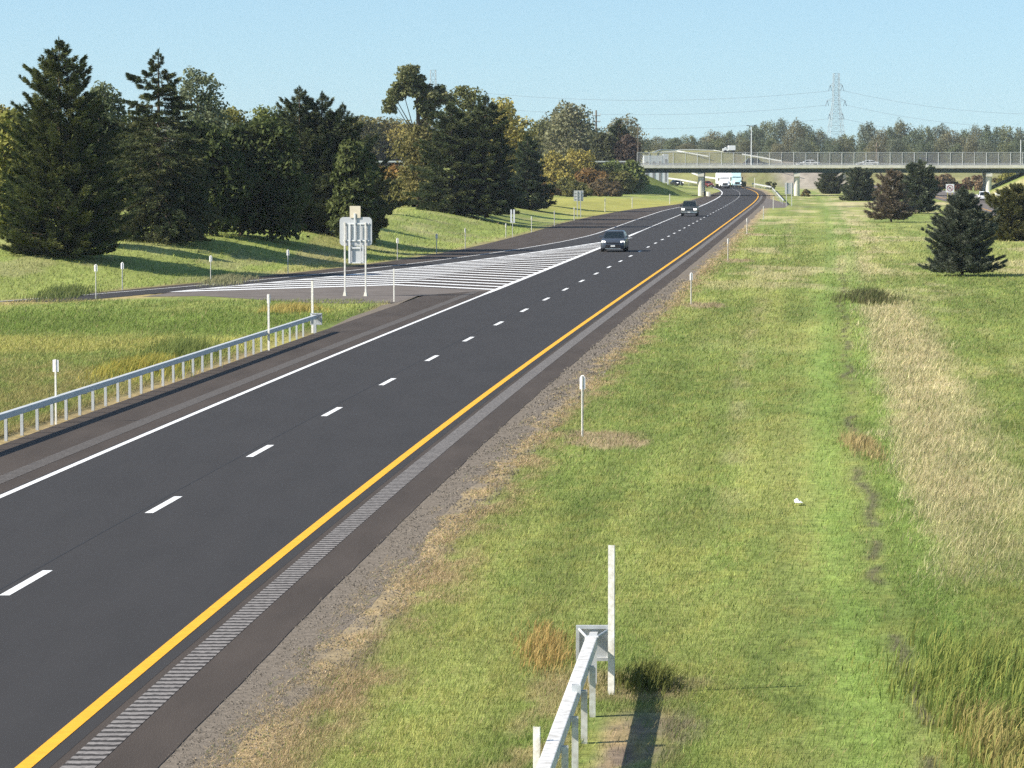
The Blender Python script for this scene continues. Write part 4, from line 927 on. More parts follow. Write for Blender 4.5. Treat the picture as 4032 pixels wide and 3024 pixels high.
Xr = XA(2784, 792); car('dark red car beyond the left pier', (Xr, 792, float(terr(Xr, 792))), rad(25), 'car_red', 'suv', 4.4, 1.85, 1.6, False, name='red_car')
def semi(label, loc, rz, paint, long_nose=True, trailer=True, name='semi_truck', roofc=None):
    r = empty(name, loc, rz, label, 'semi truck'); P = M[paint]; nose = 2.2 if long_nose else 1.6
    b = MB(); b.loft([ring(.80, .62, 1.25, 0, .10, .02), ring(.98, .55, 1.52, .35, .12, .04), ring(1.08, .60, 1.72, 1.2, .12, .05), ring(1.14, .60, 1.9, nose, .10, .05)]); b.build('hood', P, r, smooth=True, angle=40)
    b = MB(); b.loft([[(-1.18, nose - .1, .6), (1.18, nose - .1, .6), (1.18, nose - .1, 1.9), (-1.18, nose - .1, 1.9)], [(-1.2, nose + .15, .6), (1.2, nose + .15, .6), (1.16, nose + .55, 2.75), (-1.16, nose + .55, 2.75)], [(-1.22, nose + 3.4, .6), (1.22, nose + 3.4, .6), (1.2, nose + 3.4, 2.75), (-1.2, nose + 3.4, 2.75)]]); b.build('cab', P, r)
    b = MB(); b.loft([[(-1.12, nose + .55, 2.753), (1.12, nose + .55, 2.753), (1.05, nose + .75, 2.95), (-1.05, nose + .75, 2.95)], [(-1.2, nose + 1.6, 2.753), (1.2, nose + 1.6, 2.753), (1.15, nose + 1.7, 3.95), (-1.15, nose + 1.7, 3.95)], [(-1.22, nose + 3.4, 2.753), (1.22, nose + 3.4, 2.753), (1.2, nose + 3.4, 4.05), (-1.2, nose + 3.4, 4.05)]]); b.build('roof_fairing', P, r)
    b = MB(); b.add([(-1.08, nose + .10, 2.02), (1.08, nose + .10, 2.02), (1.06, nose + .42, 2.66), (-1.06, nose + .42, 2.66), (-1.08, nose + .30, 2.02), (1.08, nose + .30, 2.02), (1.06, nose + .62, 2.66), (-1.06, nose + .62, 2.66)], [(0,1,2,3),(4,7,6,5),(0,4,5,1),(1,5,6,2),(2,6,7,3),(3,7,4,0)]); b.build('windshield', M['glass'], r)
    for s in (-1, 1):
        b = MB(); b.box(s * 1.19 - .02, s * 1.19 + .02, nose + .7, nose + 1.6, 1.95, 2.55); b.build('side_window', M['glass'], r)
        b = MB(); b.box(s * 1.5 - .11, s * 1.5 + .11, nose + .3, nose + .45, 1.85, 2.6); b.bar((s * 1.2, nose + .4, 2.5), (s * 1.42, nose + .4, 2.4), .04, .04); b.build('mirror', M['black'], r)
        b = MB(); b.box(s * .86 - .17, s * .86 + .17, .05, .2, .95, 1.18); b.build('headlight', M['lamp_on'], r)
        for y in (.75, nose + 3.9, nose + 5.2): wheel(r, s * 1.02, y, .5, .32, r)
        if trailer:
            for y in (15.4, 16.7): wheel(r, s * 1.02, y, .5, .5, r)
        b = MB(); b.tube((s * 1.1, nose + 3.5, .9), (s * 1.1, nose + 3.5, 3.9), .08); b.build('exhaust_stack', M['chrome'], r)
    b = MB(); b.box(-.55, .55, -.03, .3, .80, 1.35); b.build('grille', M['black'], r)
    b = MB(); b.box(-.5, .5, -.045, -.032, .95, .99); b.box(-.5, .5, -.045, -.032, 1.12, 1.16); b.build('grille_bar', M['chrome'], r)
    b = MB(); b.loft([[(x, -.14 + .12 * abs(x), z) if q == 0 else (x, .12 + .12 * abs(x), z) for q, z in ((0, .32), (1, .32), (1, .66), (0, .62))] for x in np.linspace(-1.18, 1.18, 7)]); b.build('bumper', M['black'] if not long_nose else M['chrome'], r)
    b = MB(); b.box(-.5, .5, .6, nose + 6, .55, .75); b.build('chassis', M['black'], r)
    if trailer:
        b = MB(); b.box(-1.29, 1.29, nose + 4.0, 17.6, 1.15, 4.1); b.build('trailer', M['trailer'], r, bevel=.03)
    return r
X, Y = G(2855, 743); semi('white semi truck with dark windscreen coming from under the overpass', (X, Y, .012), hd(Y) + rad(2), 'car_white', False)
X, Y = G(2903, 737.5); semi('pale teal semi truck beside the white truck beyond the overpass', (X, Y, .012), hd(Y) + rad(2), 'truck_teal', True)
Xq = XA(2880, 925); zq = float(terr(Xq, 925)) + .05
r = empty('box_truck', (Xq, 925, zq), 0, 'white box truck on the hill crest behind the overpass', 'truck')
zt_ = ZA(2880, 573, 925) - zq; b = MB(); b.box(-.95, 1.15, 0, 2.3, .75, zt_); b.build('cargo_box', M['trailer'], r, bevel=.06)
b = MB(); b.loft([[(-2.5, q, .6), (-2.5, q, 1.25), (-2.0, q, 1.4), (-1.65, q, zt_ * .80), (-.97, q, zt_ * .80), (-.97, q, .6)] for q in (.1, 2.1)]); b.build('cab', M['car_white'], r)
b = MB(); b.box(-1.62, -1.12, .06, .097, 1.4, zt_ * .74); b.build('side_window', M['glass'], r)
b = MB(); b.box(-2.4, 1.1, .3, 2.0, .4, .6); b.build('chassis', M['black'], r)
for wx in (-1.75, .5):
    for wy in (.15, 2.0):
        b = MB(); b.tube((wx, wy - .14, .42), (wx, wy + .14, .42), .42, n=16); b.build('wheel', M['tyre'], r)

# ------------------------------------------------------------------ trees
def tri_mesh(name, C, D, U, L, Wd, col, m, parent):
    """narrow leaf triangles: base centre C, direction D, side U"""
    n = len(C); v = np.empty((n, 3, 3), np.float32)
    v[:, 0] = C - U * Wd[:, None] / 2; v[:, 1] = C + U * Wd[:, None] / 2; v[:, 2] = C + D * L[:, None]
    return nmesh(name, v.reshape(-1, 3), np.arange(n * 3).reshape(-1, 3), M[m], parent, col=np.repeat(col, 3, 0))
def nrm(a): return a / np.maximum(np.linalg.norm(a, axis=-1, keepdims=True), 1e-6)
def branch_sticks(name, segs, m, parent):
    b = MB()
    for a, c, r0, r1 in segs: b.tube(a, c, r0, r1, 5)
    return b.build(name, M[m], parent)
def conifer(label, X, Y, h, H, R, nb=240, sp=20, col=(.055, .080, .035), size=.34, droop=.35, up=.25, base=.03, name='spruce_tree', group=None, prof=.8, rough=.25, seed=0, dead=0.0, tops=None, tip=(.10, .125, .05), density=8, skirt=.72, lat_w=.22):
    g = np.random.default_rng(seed + 100)
    r = empty(name, (X, Y, h - .05), 0, label, 'conifer tree', group)
    tops = tops or [(0, 0, 1.0, 1.0)]
    segs = []; C = []; D = []; Cl = []; Ln = []
    for tx, ty, hh, rr in tops:
        HT = H * hh; segs.append(((tx, ty, -.3), (tx * .9, ty * .9, HT * .5), .022 * HT, .013 * HT)); segs.append(((tx * .9, ty * .9, HT * .5), (tx, ty, HT * .985), .013 * HT, .02))
        n = int(nb * hh)
        uq = (np.arange(n) + g.random(n)) / n; t = base + (1 - base) * np.where(np.arange(n) % 5 < 2, uq, 1 - np.sqrt(1 - .985 * uq)); t = np.clip(t, 0, .985)
        lobe = 1 + rough * (vnoise(t * 9, g.random(n) * 3, seed) * 2 - 1)
        az = np.arange(n) * 2.39996 + g.random(n) * .5
        Lb = R * rr * np.minimum((1 - t) ** prof * 1.08 + .02, skirt + 2.0 * t) * lobe * .92 * (1 + rough * .9 * (vnoise(az * 1.2 + 7, t * 7, seed + 3) - .5)) * (.75 + .4 * g.random(n)) * np.clip((1 - t) / .16, .12, 1) ** .45
        for k in range(n):
            a = az[k]; L = Lb[k]; z0 = t[k] * HT
            s = np.sort(.12 + .88 * np.sqrt(g.random(max(5, int(sp * (.35 + .75 * L / (R + .01)))))))
            dz = up * min(1, .25 + 1.6 * t[k]) * s * L - droop * (s ** 1.6) * L * (1 - t[k] * .9) + .18 * L * np.maximum(s - .7, 0) * 2
            px = tx + np.cos(a) * s * L; py = ty + np.sin(a) * s * L; pz = z0 + dz
            q = len(s); rp = int(density * 1.6)
            P = np.repeat(np.stack([px, py, pz], -1), rp, 0); out = np.array([math.cos(a), math.sin(a), 0])
            sidev = np.array([-math.sin(a), math.cos(a), 0])
            lat = (g.random(q * rp) - .5) * 2; wdt = np.repeat(lat_w * L * (1.05 - s) + .10 * size + .05, rp)
            P = P + sidev[None] * (lat * wdt)[:, None]; P[:, 2] += (g.random(q * rp) - .65) * size * .8
            d = out[None] * (.75 + .5 * g.random(q * rp))[:, None] + sidev[None] * (lat * .9)[:, None] + g.normal(0, .35, (q * rp, 3)); d[:, 2] += np.repeat(np.where(s > .72, .28, -.2), rp) - .45 * droop + .35 * up
            bright = (.85 + .4 * g.random()) * (.7 + .6 * g.random(q * rp))
            w = np.clip(g.random() ** 1.5 + .25 * g.normal(0, 1, q * rp), 0, 1)[:, None]
            cc = (np.array(col)[None] * (1 - w * .6) + np.array(tip)[None] * w * .6) * bright[:, None]
            if dead: dm = (vnoise(az[k:k+1] * 1.3, t[k:k+1] * 4, seed + 9)[0] < dead); cc = cc * (np.array([2.0, 1.25, 1.1]) if dm else 1)
            C.append(P); D.append(nrm(d)); Cl.append(cc); Ln.append(size * .86 * min(1, .42 + 2.2 * L / R) * (.5 + .9 * g.random(q * rp)) * (.7 + .3 * np.repeat(1 - s * .4, rp)))
            if k % 3 == 0: segs.append(((tx, ty, z0), (tx + math.cos(a) * L * .8, ty + math.sin(a) * L * .8, z0 + float(np.interp(.8, s, dz))), max(.015, .012 * L + .01), .008))
        m2 = 60; P = np.stack([tx + g.normal(0, .05 * size, m2), ty + g.normal(0, .05 * size, m2), HT * (1 - .10 * g.random(m2) ** 1.5)], -1)
        C.append(P); dd = g.normal(0, .5, (m2, 3)); dd[:, 2] = 1.1; D.append(nrm(dd)); Cl.append(np.tile(np.array(col), (m2, 1))); Ln.append(size * .7 * g.random(m2) + .1)
    C = np.concatenate(C); D = np.concatenate(D); Cl = np.concatenate(Cl); Ln = np.concatenate(Ln)
    U = nrm(np.cross(D, g.normal(0, 1, D.shape)))
    ok = C[:, 2] > .12
    tri_mesh('crown', C[ok], D[ok], U[ok], Ln[ok], Ln[ok] * .27, Cl[ok], 'needle', r)
    branch_sticks('trunk', segs, 'bark', r)
    return r
def broadleaf(label, X, Y, h, H, W, col=(.11, .125, .045), col2=(.17, .17, .06), nl=9000, size=.3, bottom=.12, nblob=26, name='leafy_tree', group=None, seed=0, lean=0.0, bark='bark', cat='tree', shape=1.0, sparse=.0, trunk=True, lobes=None):
    g = np.random.default_rng(seed + 500)
    r = empty(name, (X, Y, h - .05), 0, label, cat, group)
    cz0 = H * bottom; ch = H - cz0; B = []
    for k in range(nblob):
        t = (k + .5) / nblob; z = cz0 + ch * (.08 + .86 * t); env = math.sin(math.pi * min(1, (.13 + .80 * t) ** shape)) ** .6
        a = k * 2.4 + g.random() * 1.2; rr = W / 2 * env * (.25 + .6 * math.sqrt(g.random()))
        br = (.13 + .13 * g.random()) * min(W, ch) * (.8 + .5 * env)
        B.append((math.cos(a) * rr + lean * (z / H) ** 2, math.sin(a) * rr, z - .1 * br, br))
    if lobes:
        B = []
        for lx, lz, lr in lobes:
            for k in range(7):
                q = g.normal(0, 1, 3); q /= np.linalg.norm(q); B.append((lx + q[0] * lr * .62, q[1] * lr * .62, lz + q[2] * lr * .55, lr * (.34 + .2 * g.random())))
        nblob = len(B)
    B = np.array(B); pr = B[:, 3] ** 2; pick = g.choice(len(B), nl, p=pr / pr.sum())
    d = nrm(g.normal(0, 1, (nl, 3))); d[:, 2] = np.where(d[:, 2] < -.55, -d[:, 2], d[:, 2])
    rad_ = B[pick, 3] * (g.random(nl) ** .45) * (.80 + .5 * vnoise(d[:, 0] * 2.2 + pick * 3.1, d[:, 2] * 2.2 + d[:, 1] * 1.3, seed + 2))
    C = B[pick, :3] + d * rad_[:, None] * np.array([1.1, 1.1, .9])
    clump = nrm(g.normal(0, 1, (nl, 3)) + d * .9 + np.array([0, 0, .3]))
    bl = g.random(len(B))[pick]; w = np.clip(.5 * bl + .5 * vnoise(C[:, 0] * 1.1 / max(size * 3, .5), C[:, 2] * 1.1 / max(size * 3, .5), seed + 1) + g.normal(0, .12, nl), 0, 1)[:, None]
    cl = (np.array(col)[None] * (1 - w) + np.array(col2)[None] * w) * (.72 + .56 * g.random(nl))[:, None]
    ok = (C[:, 2] > .15) & (g.random(nl) > sparse)
    n = ok.sum(); C = C[ok]; Nn = clump[ok]; cl = cl[ok]
    U = nrm(np.cross(Nn, g.normal(0, 1, (n, 3)))); V = np.cross(Nn, U); s = size * (.6 + .8 * g.random(n))[:, None] / 2
    v = np.stack([C - U * s, C - V * s * .62, C + U * s, C + V * s * .62], 1)
    nmesh('crown', v.reshape(-1, 3), np.arange(n * 4).reshape(-1, 4), M['leaf'], r, col=np.repeat(cl, 4, 0))
    if trunk:
        tr = max(.05, .016 * H); fork = (lean * .12, 0, cz0 + ch * .22); segs = [((0, 0, -.3), fork, tr * 1.3, tr * .9), (fork, (lean * .45, 0, cz0 + ch * .65), tr * .9, tr * .4)]
        for k in range(0, nblob, 7 if lobes else 2):
            segs.append(((fork[0] + lean * .1 * g.random(), 0, cz0 * .8 + ch * .5 * (k / nblob) * .9 + .1), tuple(B[k, :3]), tr * (.3 if lobes else .42), tr * .12))
        branch_sticks('trunk', segs, bark, r)
    return r
def T(fn, label, xD, topD, Y=None, baseD=None, wD=100, **k):
    """xD, topD, wD in the 2212-px reading of the photograph"""
    q = 4032 / 2212
    if baseD: X, Y, h = at(baseD[0] * q, baseD[1] * q)
    else: X = XA(xD * q, Y); h = float(terr(X, Y))
    H = ZA(xD * q, topD * q, Y) - h; W = wD * q * Y / F
    if fn is conifer: return conifer(label, X, Y, h, H, W / 2, **k)
    return broadleaf(label, X, Y, h, H, W, **k)
gl = 'trees on the bank left of the ramp'
DK = (.050, .072, .030); DK2 = (.045, .068, .034)
T(conifer, 'tallest dense dark spruce at the far left of the bank', 130, 82, baseD=(132, 553), wD=300, nb=420, sp=30, col=(.050, .072, .026), tip=(.20, .205, .065), size=.27, droop=.10, up=.5, base=.0, prof=.62, rough=.22, seed=1, group=gl, density=12, skirt=1.05)
T(conifer, 'drooping dark spruce with ragged open branches, second from the left', 322, 108, baseD=(345, 522), wD=290, nb=230, sp=34, col=DK, tip=(.20, .195, .085), size=.28, droop=.80, up=.25, base=.02, prof=.60, rough=.34, seed=2, group=gl, density=12, lat_w=.16, skirt=.95)
q_ = 2.0
T(conifer, 'broad dark spruce cluster with three spiky tops behind the large sign', 665, 186, baseD=(665, 497), wD=235, nb=260, sp=28, col=DK2, tip=(.175, .18, .075), size=.28, droop=.15, up=.55, base=.0, prof=.62, rough=.35, seed=3, group=gl, tops=[(-.6, 0, 1.0, 1.0), (1.1, .5, .96, .95), (2.7, -.3, .88, .85)], density=10, lat_w=.18, skirt=.85)
T(conifer, 'large dark spruce leaning over the ramp, middle of the picture', 985, 205, baseD=(992, 463), wD=200, nb=340, sp=26, col=DK, tip=(.175, .18, .075), size=.40, droop=.45, up=.3, base=.0, prof=.60, rough=.32, seed=4, group=gl, density=9, tops=[(-.8, 0, .93, 1.0), (2.8, -.5, 1.0, .82)])
T(conifer, 'smaller dark spruce at the right end of the bank trees', 1138, 288, baseD=(1140, 452), wD=112, nb=200, sp=18, col=DK2, tip=(.10, .115, .055), size=.48, droop=.4, up=.3, base=.0, prof=.75, rough=.4, seed=5, group=gl)
T(conifer, 'dark spruce filling the gap between the two left spruces', 215, 215, Y=214, wD=150, nb=170, sp=18, col=(.040, .055, .026), size=.42, droop=.3, up=.3, base=.0, prof=.55, seed=6, group=gl)
for k, (x, t, w, Y) in enumerate(((455, 265, 140, 222), (520, 270, 150, 226), (585, 262, 140, 226), (765, 300, 95, 236), (40, 235, 130, 200), (400, 330, 120, 214), (800, 350, 60, 245))):
    T(broadleaf, ('shaded dark leafy tree right of the drooping spruce', 'dark leafy tree in the shadowed hollow of the bank', 'dark green tree left of the three topped spruce', 'green leafy tree just right of the three topped spruce', 'yellow green leafy tree behind the tallest spruce at the left edge', 'low dark tree under the drooping spruce', 'small leafy tree right of the bank hollow')[k],
      x, t, Y=Y, wD=w, col=((.055, .075, .025), (.05, .07, .025), (.055, .075, .025), (.08, .10, .035), (.19, .20, .05), (.04, .055, .022), (.10, .11, .04))[k], col2=((.09, .11, .035), (.085, .10, .035), (.10, .12, .04), (.13, .15, .05), (.27, .26, .07), (.06, .08, .03), (.16, .15, .05))[k], nl=9500, size=.36, bottom=.0, seed=20 + k, group=gl)
gb = 'trees behind the bank'
BK = [  # xD, top, Y, w, col, col2, label, kw
 (430, 143, 262, 128, (.12,.145,.075), (.20,.22,.13), 'tall grey green leafy tree between the drooping spruce and the hollow', dict(bottom=.3, sparse=.25)),
 (225, 178, 270, 110, (.12,.145,.065), (.18,.20,.10), 'grey green leafy tree between the two tall left spruces', dict(bottom=.2)),
 (500, 232, 300, 120, (.15,.155,.04), (.25,.23,.06), 'yellowish tree behind the shaded hollow', dict()),
 (575, 226, 300, 120, (.11,.135,.04), (.19,.21,.06), 'green tree behind the three topped spruce on its left', dict()),
 (20, 222, 270, 110, (.22,.20,.06), (.33,.29,.09), 'yellow tinged tree at the left picture edge', dict()),
 (300, 250, 300, 120, (.12,.13,.05), (.20,.19,.07), 'dull green tree behind the drooping spruce', dict()),
 (905, 140, 345, 130, (.13,.145,.06), (.23,.23,.11), 'tall leaning cottonwood with its crown clear of the trees below', dict(lobes=[(-.8, 13.3, 2.1), (-2.8, 11.1, 1.35), (-2.0, 12.5, 1.4), (.2, 11.9, 1.5), (1.5, 12.2, 1.7), (2.6, 11.3, 1.2), (-.2, 14.0, 1.3), (.9, 10.6, 1.2)], bottom=.55, lean=-.6, bark='bark', nblob=16, sparse=.1, nl=12000)),
 (905, 268, 340, 95, (.15,.14,.05), (.24,.21,.08), 'olive tree below the leaning cottonwood', dict(nl=6000)),
 (1003, 180, 372, 112, (.12,.135,.05), (.22,.22,.09), 'tall leafy tree right of the leaning cottonwood', dict(bottom=.25, bark='bark_pale')),
 (925, 205, 352, 60, (.075,.085,.04), (.13,.13,.06), 'darker tree beside the trunk of the leaning cottonwood', dict(bottom=.1, nl=5000)),
 (1090, 214, 430, 105, (.30,.27,.08), (.45,.38,.12), 'pale yellow autumn tree behind the middle spruce', dict(bottom=.15, sparse=.2)),
 (1232, 228, 668, 112, (.165,.17,.08), (.27,.26,.15), 'pale grey green tree with light trunk behind the approach road', dict(bottom=.05, bark='bark_pale', nl=8000)),
 (1178, 268, 690, 100, (.14,.15,.055), (.22,.21,.08), 'green tree left of the pale trunked tree', dict()),
 (1275, 290, 680, 70, (.10,.095,.055), (.16,.14,.08), 'brown tree right of the pale trunked tree', dict()),
 (780, 255, 640, 110, (.14,.135,.05), (.22,.20,.075), 'russet autumn tree behind the approach road rail', dict()),
 (835, 262, 655, 110, (.17,.145,.05), (.26,.22,.075), 'orange brown tree over the approach road rail', dict()),
 (880, 268, 645, 100, (.20,.18,.05), (.31,.26,.08), 'yellow olive tree left of the cottonwood trunk', dict()),
 (830, 305, 640, 70, (.075,.065,.05), (.11,.09,.06), 'bare purple brown bush above the approach rail', dict(size=.3)),
 (1120, 285, 640, 90, (.16,.15,.06), (.24,.22,.09), 'olive tree behind the small right spruce', dict()),
 (700, 250, 420, 120, (.11,.12,.05), (.19,.18,.07), 'green tree far behind the three topped spruce', dict()),
 (640, 250, 420, 120, (.13,.13,.05), (.20,.19,.07), 'olive tree far behind the three topped spruce', dict()),
 (120, 260, 330, 160, (.12,.13,.05), (.20,.19,.07), 'dull tree far behind the tallest spruce', dict()),
]
for k, (x, t, Y, w, c1, c2, l, kw) in enumerate(BK):
    a = dict(nl=8000, size=max(.30, Y * .0010), bottom=.03, seed=50 + k, group=gb); a.update(kw); T(broadleaf, l, x, t, Y=Y, wD=w, col=c1, col2=c2, **a)
T(conifer, 'dark conifer with a rusty patch left of the overpass', 1338, 258, Y=650, wD=78, nb=170, sp=14, col=(.052, .072, .034), size=.8, droop=.2, up=.4, base=.0, prof=.5, seed=71, group=gb, dead=.22)
T(broadleaf, 'dark purplish shrub tree below the rusty conifer', 1355, 292, Y=646, wD=62, col=(.085, .065, .05), col2=(.13, .09, .065), nl=5000, size=.6, bottom=.0, seed=72, group=gb)
T(broadleaf, 'dark shrub tree left of the rusty conifer', 1308, 285, Y=648, wD=60, col=(.07, .08, .04), col2=(.11, .11, .05), nl=5000, size=.6, bottom=.0, seed=73, group=gb)
gsb = 'bushes on the embankment left of the overpass'
SH = [(822,366,362,70,'orange'),(862,362,368,84,'rust'),(842,392,348,80,'olive'),(890,375,352,70,'olive'),(1205,336,594,78,'yellow'),(1250,326,600,86,'yellow'),(1200,372,575,80,'yellow'),(1232,388,555,84,'olive'),(1276,368,588,90,'rust'),(1300,362,600,80,'dark'),(1252,402,548,80,'olive'),(1305,388,570,84,'brown'),(1335,352,608,76,'green'),(1340,372,592,80,'olive'),(1316,398,560,70,'brown'),(1362,350,612,56,'green'),(1180,398,545,66,'rust'),(1120,360,590,80,'olive'),(1160,350,596,80,'olive')]
HUE = dict(orange=((.26,.17,.05),(.36,.24,.07),'orange tinged'), rust=((.22,.13,.05),(.30,.19,.07),'rusty'), olive=((.13,.13,.045),(.20,.19,.06),'olive'), yellow=((.28,.24,.06),(.40,.33,.09),'yellow'), dark=((.06,.07,.03),(.09,.10,.04),'dark'), brown=((.14,.105,.055),(.20,.15,.08),'brown'), green=((.12,.15,.045),(.20,.23,.07),'green'))
wh = ['left of the middle spruce, upper', 'left of the middle spruce, rusty crown', 'left of the middle spruce, lower', 'touching the middle spruce', 'right of the small spruce, upper left', 'tallest, level with the approach road', 'just right of the small spruce', 'at mid height behind the small far sign', 'under the grey approach rail', 'in the shade under the approach rail', 'at the foot behind the small far sign', 'in the middle of the bank bushes', 'below the rusty conifer', 'mid slope below the rusty conifer', 'lowest and right most on the grass', 'beside the overpass abutment', 'at the foot beside the small spruce', 'hidden behind the small spruce', 'behind the small spruce tip']
for k, (x, t, Y, w, hu) in enumerate(SH):
    c1, c2, nm = HUE[hu]; T(broadleaf, f'{nm} bush {wh[k]}', x, t, Y=Y, wD=w, col=c1, col2=c2, nl=4600, size=.52, bottom=.0, nblob=18, seed=90 + k, group=gsb, name='autumn_bush', cat='bush')
# median conifers
gm = 'conifers in the median'
T(conifer, 'large blue green spreading conifer nearest in the median', 2080, 402, baseD=(2078, 596), wD=178, nb=330, sp=26, col=(.078, .098, .068), tip=(.23, .24, .17), size=.21, droop=.12, up=.42, base=.05, prof=.70, rough=.3, skirt=1.0, seed=31, group=gm, name='median_conifer', density=9)
T(conifer, 'conifer with a yellow green patch cut by the right edge', 2195, 398, baseD=(2192, 520), wD=118, nb=210, sp=18, col=(.105, .11, .045), tip=(.24, .22, .07), size=.36, droop=.1, up=.55, base=.02, prof=.45, rough=.4, seed=32, skirt=.9, group=gm, name='median_conifer', density=9)
T(conifer, 'tall conifer whose top overlaps the overpass deck', 1986, 345, baseD=(1985, 461), wD=88, nb=190, sp=16, col=(.078, .10, .058), tip=(.17, .185, .11), size=.48, droop=.15, up=.45, base=.05, prof=.55, rough=.4, seed=33, skirt=.9, group=gm, name='median_conifer', density=8)
T(conifer, 'half dead brownish conifer left of the tall one', 1927, 366, baseD=(1925, 480), wD=86, nb=150, sp=16, col=(.155, .125, .085), tip=(.24, .195, .14), size=.42, droop=.2, up=.45, base=.08, prof=.5, rough=.5, seed=34, skirt=.9, group=gm, name='median_conifer', density=6)
T(conifer, 'rounded dark conifer in front of the overpass girder', 1855, 362, baseD=(1856, 434), wD=70, nb=170, sp=15, col=(.078, .095, .052), tip=(.165, .175, .10), size=.55, droop=.1, up=.45, base=.0, prof=.45, rough=.35, seed=35, skirt=.9, group=gm, name='median_conifer')
T(conifer, 'small dark conifer behind the overpass between its piers', 1797, 366, Y=660, wD=62, nb=150, sp=14, col=(.075, .09, .048), tip=(.15,.16,.09), size=.5, droop=.1, up=.45, base=.0, prof=.42, seed=36, group=gm, name='median_conifer')
T(broadleaf, 'small brown bush at the foot of the right pier', 1742, 409, Y=610, wD=20, col=(.15, .12, .055), col2=(.22, .17, .07), nl=1200, size=.3, bottom=0, nblob=8, seed=37, name='brown_bush', cat='bush')
T(broadleaf, 'dark shrub beside the grass post right of the trucks', 1664, 392, Y=775, wD=26, col=(.09, .10, .045), col2=(.14, .14, .06), nl=1200, size=.4, bottom=0, nblob=8, seed=38, name='green_shrub', cat='bush')
T(broadleaf, 'dark green shrub just right of the teal truck', 1603, 390, Y=840, wD=20, col=(.09, .11, .05), col2=(.14, .15, .06), nl=1200, size=.4, bottom=0, nblob=8, seed=39, name='green_shrub', cat='bush')
for k, (x, t, w, Y, c1, c2, l) in enumerate(((2180, 376, 60, 700, (.20,.20,.05), (.30,.28,.07), 'yellow green bush behind the far right pier'), (2105, 380, 70, 720, (.20,.13,.08), (.27,.19,.11), 'russet brush under the right hand span'), (2040, 378, 70, 730, (.19,.13,.08), (.25,.19,.10), 'reddish brown brush left of the far right pier'), (2075, 398, 26, 700, (.07,.035,.025), (.10,.05,.03), 'dark red brown shrub behind the no turn sign'), (2150, 385, 60, 740, (.17,.14,.06), (.24,.2,.08), 'olive brush behind the far right pier'), (1960, 380, 50, 740, (.15,.13,.09), (.22,.19,.13), 'pale grey brush behind the median conifers'))):
    T(broadleaf, l, x, t, Y=Y, wD=w, col=c1, col2=c2, nl=3000, size=.55, bottom=.0, nblob=14, seed=140 + k, name='roadside_bush', cat='bush')

# far tree line: a few models, copied with their crown and trunk
far = []
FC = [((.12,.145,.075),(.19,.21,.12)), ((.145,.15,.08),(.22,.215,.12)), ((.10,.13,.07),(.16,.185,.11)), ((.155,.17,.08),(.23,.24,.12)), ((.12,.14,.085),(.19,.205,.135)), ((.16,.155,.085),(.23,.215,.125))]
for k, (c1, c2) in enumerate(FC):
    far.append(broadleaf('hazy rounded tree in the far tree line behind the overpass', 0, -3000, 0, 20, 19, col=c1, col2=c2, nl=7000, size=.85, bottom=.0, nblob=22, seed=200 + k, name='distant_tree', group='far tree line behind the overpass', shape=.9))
used = set()
def far_tree(xD, topD, Y, wD, k, label=None, grp=None):
    q = 4032 / 2212; X = XA(xD * q, Y); h = float(terr(X, Y)); H = ZA(xD * q, topD * q, Y) - h; W = wD * q * Y / F
    o = far[k] if k not in used else copy_tree(far[k]); used.add(k)
    o.location = (X, Y, h - .3); o.scale = (W / 19, W / 19, H / 20); o.rotation_euler.z = random.random() * 6.28
    if label: o['label'] = label
    if grp: o['group'] = grp
    return o
FT = [(1395,300),(1425,296),(1455,296),(1490,291),(1520,296),(1545,286),(1572,284),(1600,288),(1630,270),(1655,262),(1688,258),(1716,264),(1740,268),(1765,282),(1795,296),(1830,290),(1872,266),(1900,283),(1925,276),(1948,264),(1975,280),(2000,272),(2028,270),(2055,284),(2080,282),(2108,274),(2140,270),(2172,272),(2205,278),(2235,276),(2265,280)]
for k, (x, t) in enumerate(FT): far_tree(x, t, 1260 + 60 * math.sin(k * 2.1), 52 + 10 * math.sin(k * 1.7), k % 6)
for k, x in enumerate(range(1385, 2270, 34)):
    far_tree(x + 9 * math.sin(k * 3.3), 304 + 7 * math.sin(k * 2.3), 1110 + 30 * math.cos(k), 46, (k * 5 + 2) % 6, 'lower hazy tree in front of the far tree line', 'lower row of the far tree line')
# far wood closing the view on the left, seen as one mass through gaps
for k, x in enumerate(range(-60, 1390, 70)):
    far_tree(x, 262 + 9 * math.sin(k * 2.7), 760 + 60 * math.cos(k * 1.9), 120, (k * 5 + 1) % 6, 'distant tree in the wood behind the left bank', 'wood behind the left bank')

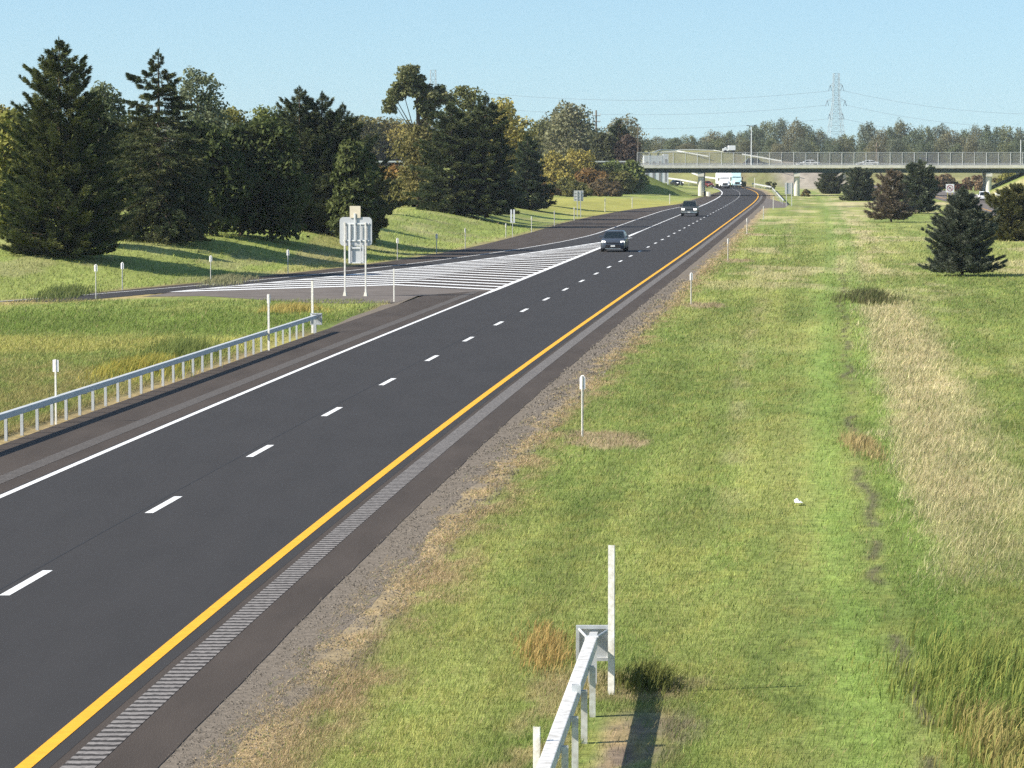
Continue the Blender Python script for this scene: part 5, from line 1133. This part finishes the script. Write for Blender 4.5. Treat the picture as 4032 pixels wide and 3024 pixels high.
# ------------------------------------------------------------------ sky, sun, air, camera
w = bpy.data.worlds.new('World'); scene.world = w; w.use_nodes = True; nt = w.node_tree
EL, SA = rad(36), rad(15)            # shadows run to +X, turned 12 degrees away from the camera
sky = nt.nodes.new('ShaderNodeTexSky'); sky.sky_type = 'NISHITA'; sky.sun_disc = False; sky.sun_elevation = EL; sky.sun_rotation = rad(258); sky.air_density = 1.0; sky.dust_density = .6; sky.ozone_density = 1.5
tcw = nt.nodes.new('ShaderNodeTexCoord'); av = nt.nodes.new('ShaderNodeVectorMath'); av.operation = 'ADD'; av.inputs[1].default_value = (0, 0, .07)
nt.links.new(tcw.outputs['Generated'], av.inputs[0]); nv = nt.nodes.new('ShaderNodeVectorMath'); nv.operation = 'NORMALIZE'; nt.links.new(av.outputs[0], nv.inputs[0]); nt.links.new(nv.outputs[0], sky.inputs[0])
tn = nt.nodes.new('ShaderNodeMix'); tn.data_type = 'RGBA'; tn.blend_type = 'MULTIPLY'; tn.inputs[0].default_value = 1; tn.inputs[7].default_value = (1.02, 1.17, 1.22, 1); nt.links.new(sky.outputs[0], tn.inputs[6])
bg = nt.nodes['Background']; bg.inputs[1].default_value = .088; nt.links.new(tn.outputs[2], bg.inputs[0])
ld = bpy.data.lights.new('sun', 'SUN'); ld.energy = 5.0; ld.angle = rad(.5); ld.color = (1, .93, .82)
sun = bpy.data.objects.new('sun', ld); COL.objects.link(sun)
d = Vector((math.cos(SA) * math.cos(EL), math.sin(SA) * math.cos(EL), -math.sin(EL))); sun.rotation_euler = d.to_track_quat('-Z', 'Y').to_euler()
cd = bpy.data.cameras.new('camera'); cd.sensor_width = 36; cd.lens = 36 * F / 4032; cd.clip_end = 9000; cd.clip_start = .5
cam = bpy.data.objects.new('camera', cd); COL.objects.link(cam); cam.location = (0, 0, CAMH); cam.rotation_euler = (rad(90) - PITCH, 0, 0); scene.camera = cam
HAZE = 0.00008
if HAZE:
    b = MB(); b.box(-3800, 3800, -800, 3600, -3, 75); hz = b.build('haze', None if False else mat('haze_air', (1, 1, 1)))
    m = hz.data.materials[0]; nt = m.node_tree; nt.nodes.remove(nt.nodes['Principled BSDF'])
    for nn in [n for n in nt.nodes if n.type != 'OUTPUT_MATERIAL']: nt.nodes.remove(nn)
    pv = nt.nodes.new('ShaderNodeVolumePrincipled'); pv.inputs['Color'].default_value = (.86, .93, 1, 1); pv.inputs['Density'].default_value = HAZE; pv.inputs['Anisotropy'].default_value = .2
    nt.links.new(pv.outputs[0], nt.nodes['Material Output'].inputs['Volume']); tag(hz, kind='stuff')
scene.view_settings.view_transform = 'Standard'; scene.view_settings.look = 'None'; scene.view_settings.gamma = 1; scene.view_settings.exposure = 0.68
scene.cycles.use_denoising = False; scene.cycles.max_bounces = 6; scene.cycles.volume_bounces = 0; scene.cycles.transparent_max_bounces = 12
